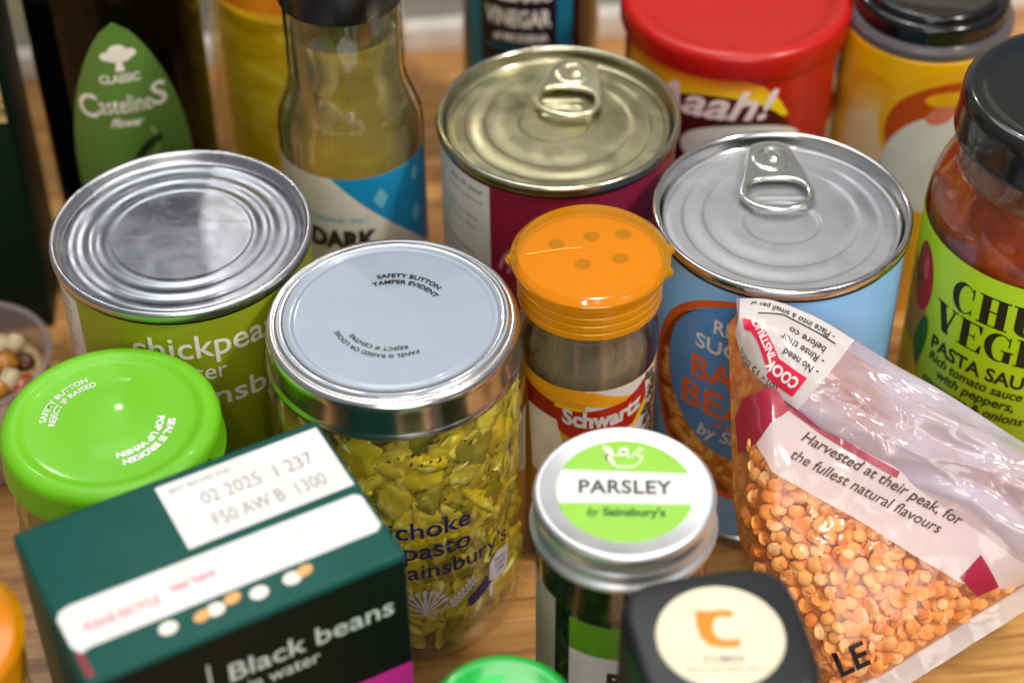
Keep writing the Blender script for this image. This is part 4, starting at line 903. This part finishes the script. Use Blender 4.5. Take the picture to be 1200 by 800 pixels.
A = Art().text('LE', 9.5, -13.5, -89.5, rot=24, align='LEFT', bold=.2); A.build('black_lettering', black, front, surf(.6), 2, 2)
# bottom heat seal
vs, fs = [], []
for i in range(41):
    u = i/40; x = -15+91*u; y = interp(BOT, x)
    for j in range(5):
        v = j/4; vs.append((x+2.6*v, y-5.2*v+.5, -5.6+.6*math.sin(u*40+v)+.3*math.sin(u*90)))
for i in range(40):
    for j in range(4): a = i*5+j; fs.append((a, a+1, a+6, a+5))
mesh('seal_strip', vs, fs, film('seal_film', milk=.72, milkcol=(.86, .84, .86), rough=.12, gloss=1.4, bump=.3), t, auto=0)
# folded top
FT = [(-37.4, 13.3), (-28.1, 12.6), (-16.5, 7.8), (-6.2, 1.4), (7.5, -7.6), (21.2, -16.0), (39.3, -27.0), (60, -40), (76, -49)]
FB = [(-39.0, 3.5), (-36.2, -5), (-30, -12.5), (-23.3, -18.5), (-10.5, -28.6), (6.3, -38.6), (21, -46), (37.4, -60), (52, -62)]
def fold(u, v):
    """u 0..8 along the fold, v 0 at its free lower edge, 1 at the crease"""
    i = min(7, int(u)); q = u-i
    def c(P):
        p0, p1, p2, p3 = P[max(0, i-1)], P[i], P[min(8, i+1)], P[min(8, i+2)]
        return [.5*((2*p1[k])+(-p0[k]+p2[k])*q+(2*p0[k]-5*p1[k]+4*p2[k]-p3[k])*q*q+(-p0[k]+3*p1[k]-3*p2[k]+p3[k])*q**3) for k in (0, 1)]
    a = c(FB); b = c(FT); x = a[0]+(b[0]-a[0])*v; y = a[1]+(b[1]-a[1])*v
    big = sstep(2.6, 4.2, u)
    h = max(hgt(x, y), -1)*.8+2.2+5.5*math.sin(PI*min(1, v*.93))**.8+1.6*(1-v)*math.sin(u*2.1+1)
    h += big*(1.5*math.sin(v*9+u*1.3)+1.1*math.sin(v*17-u*2.2+1)+1.2*noise.noise((x/14, y/14, 9)))+(1-big)*.6*noise.noise((x/6, y/6, 2))
    n1 = abs(noise.noise((u*.55+v, v*3.6, 4))); n2 = abs(noise.noise((u*.8-v*1.5, v*4.2, 14)))
    h += big*(1.1*math.exp(-(n1/.05)**2)+.8*math.exp(-(n2/.05)**2))*math.sin(PI*min(1, v*1.05))
    return (x, y, h)
def fold_sheet(name, u0, u1, m, n, k=26, off=0):
    k = k*2
    vs, fs = [], []
    for i in range(n+1):
        for j in range(k+1):
            x, y, z = fold(u0+(u1-u0)*i/n, j/k); vs.append((x, y, z+off))
        # turned under at the crease
        x, y, z = fold(u0+(u1-u0)*i/n, 1); vs.append((x-.6, y+.6, z-3)); vs.append((x, y-3, z-7))
    K = k+3
    for i in range(n):
        for j in range(K-1): a = i*K+j; fs.append((a, a+K, a+K+1, a+1))
    return mesh(name, vs, fs, m, t, auto=0)
fold_sheet('folded_top', 2.98, 8, film('milky_film', (.93, .90, .95), milk=.6, milkcol=(.70, .66, .78), rough=.09, gloss=1.3, bump=.15, bscale=40, patch=.22), 160)
wp = fold_sheet('printed_end', 0, 3, film('white_film_print', milk=.93, milkcol=(.86, .84, .84), rough=.15, gloss=1.0), 40)
def fmap(off):
    # art x 0..32 along the fold from the right, upside down; y 0..22 from the crease
    def f(x, y):
        X, Y, Z = fold(max(0, min(3, 3-x/10.5)), max(0, min(1, 1-y/23))); return (X, Y, Z+off)
    return f
A = Art().text('- Rinse thor', 2.9, 2.5, 9.4, align='LEFT', sx=.95, bold=.03).text('before co', 2.9, 4.0, 6.4, align='LEFT', sx=.95, bold=.03).text('- No need', 2.9, 2, 12.6, align='LEFT', sx=.95, bold=.03)
A.text('- Place into a small pan of', 2.6, 4.0, 1.8, align='LEFT', sx=.85, bold=.03).text('ten - 15 mins', 3.4, 9, 21.5, align='LEFT', sx=.9)
A.build('lettering', black, wp, fmap(.25), 1, 1)
Art().line([(3, 4.0), (17.5, 3.7), (24, 6.6)], .4).build('ruled_line', black, wp, fmap(.25), 1, 1)
Art().rect(3.5, 16, 14, 21.5).line([(13.5, 18.5), (20, 14), (24.5, 12.5), (28, 14.5)], 4.2).build('red_badge', mat('badge_red', '#d02040', .35), wp, fmap(.3), 1, 1)
Art().text('COOK', 3.8, 4.6, 17.4, align='LEFT', bold=.15).text('INSTRUC', 3.3, 14.5, 16.0, rot=-34, align='LEFT', bold=.1, sx=.8).build('badge_lettering', white, wp, fmap(.4), 1, 1)
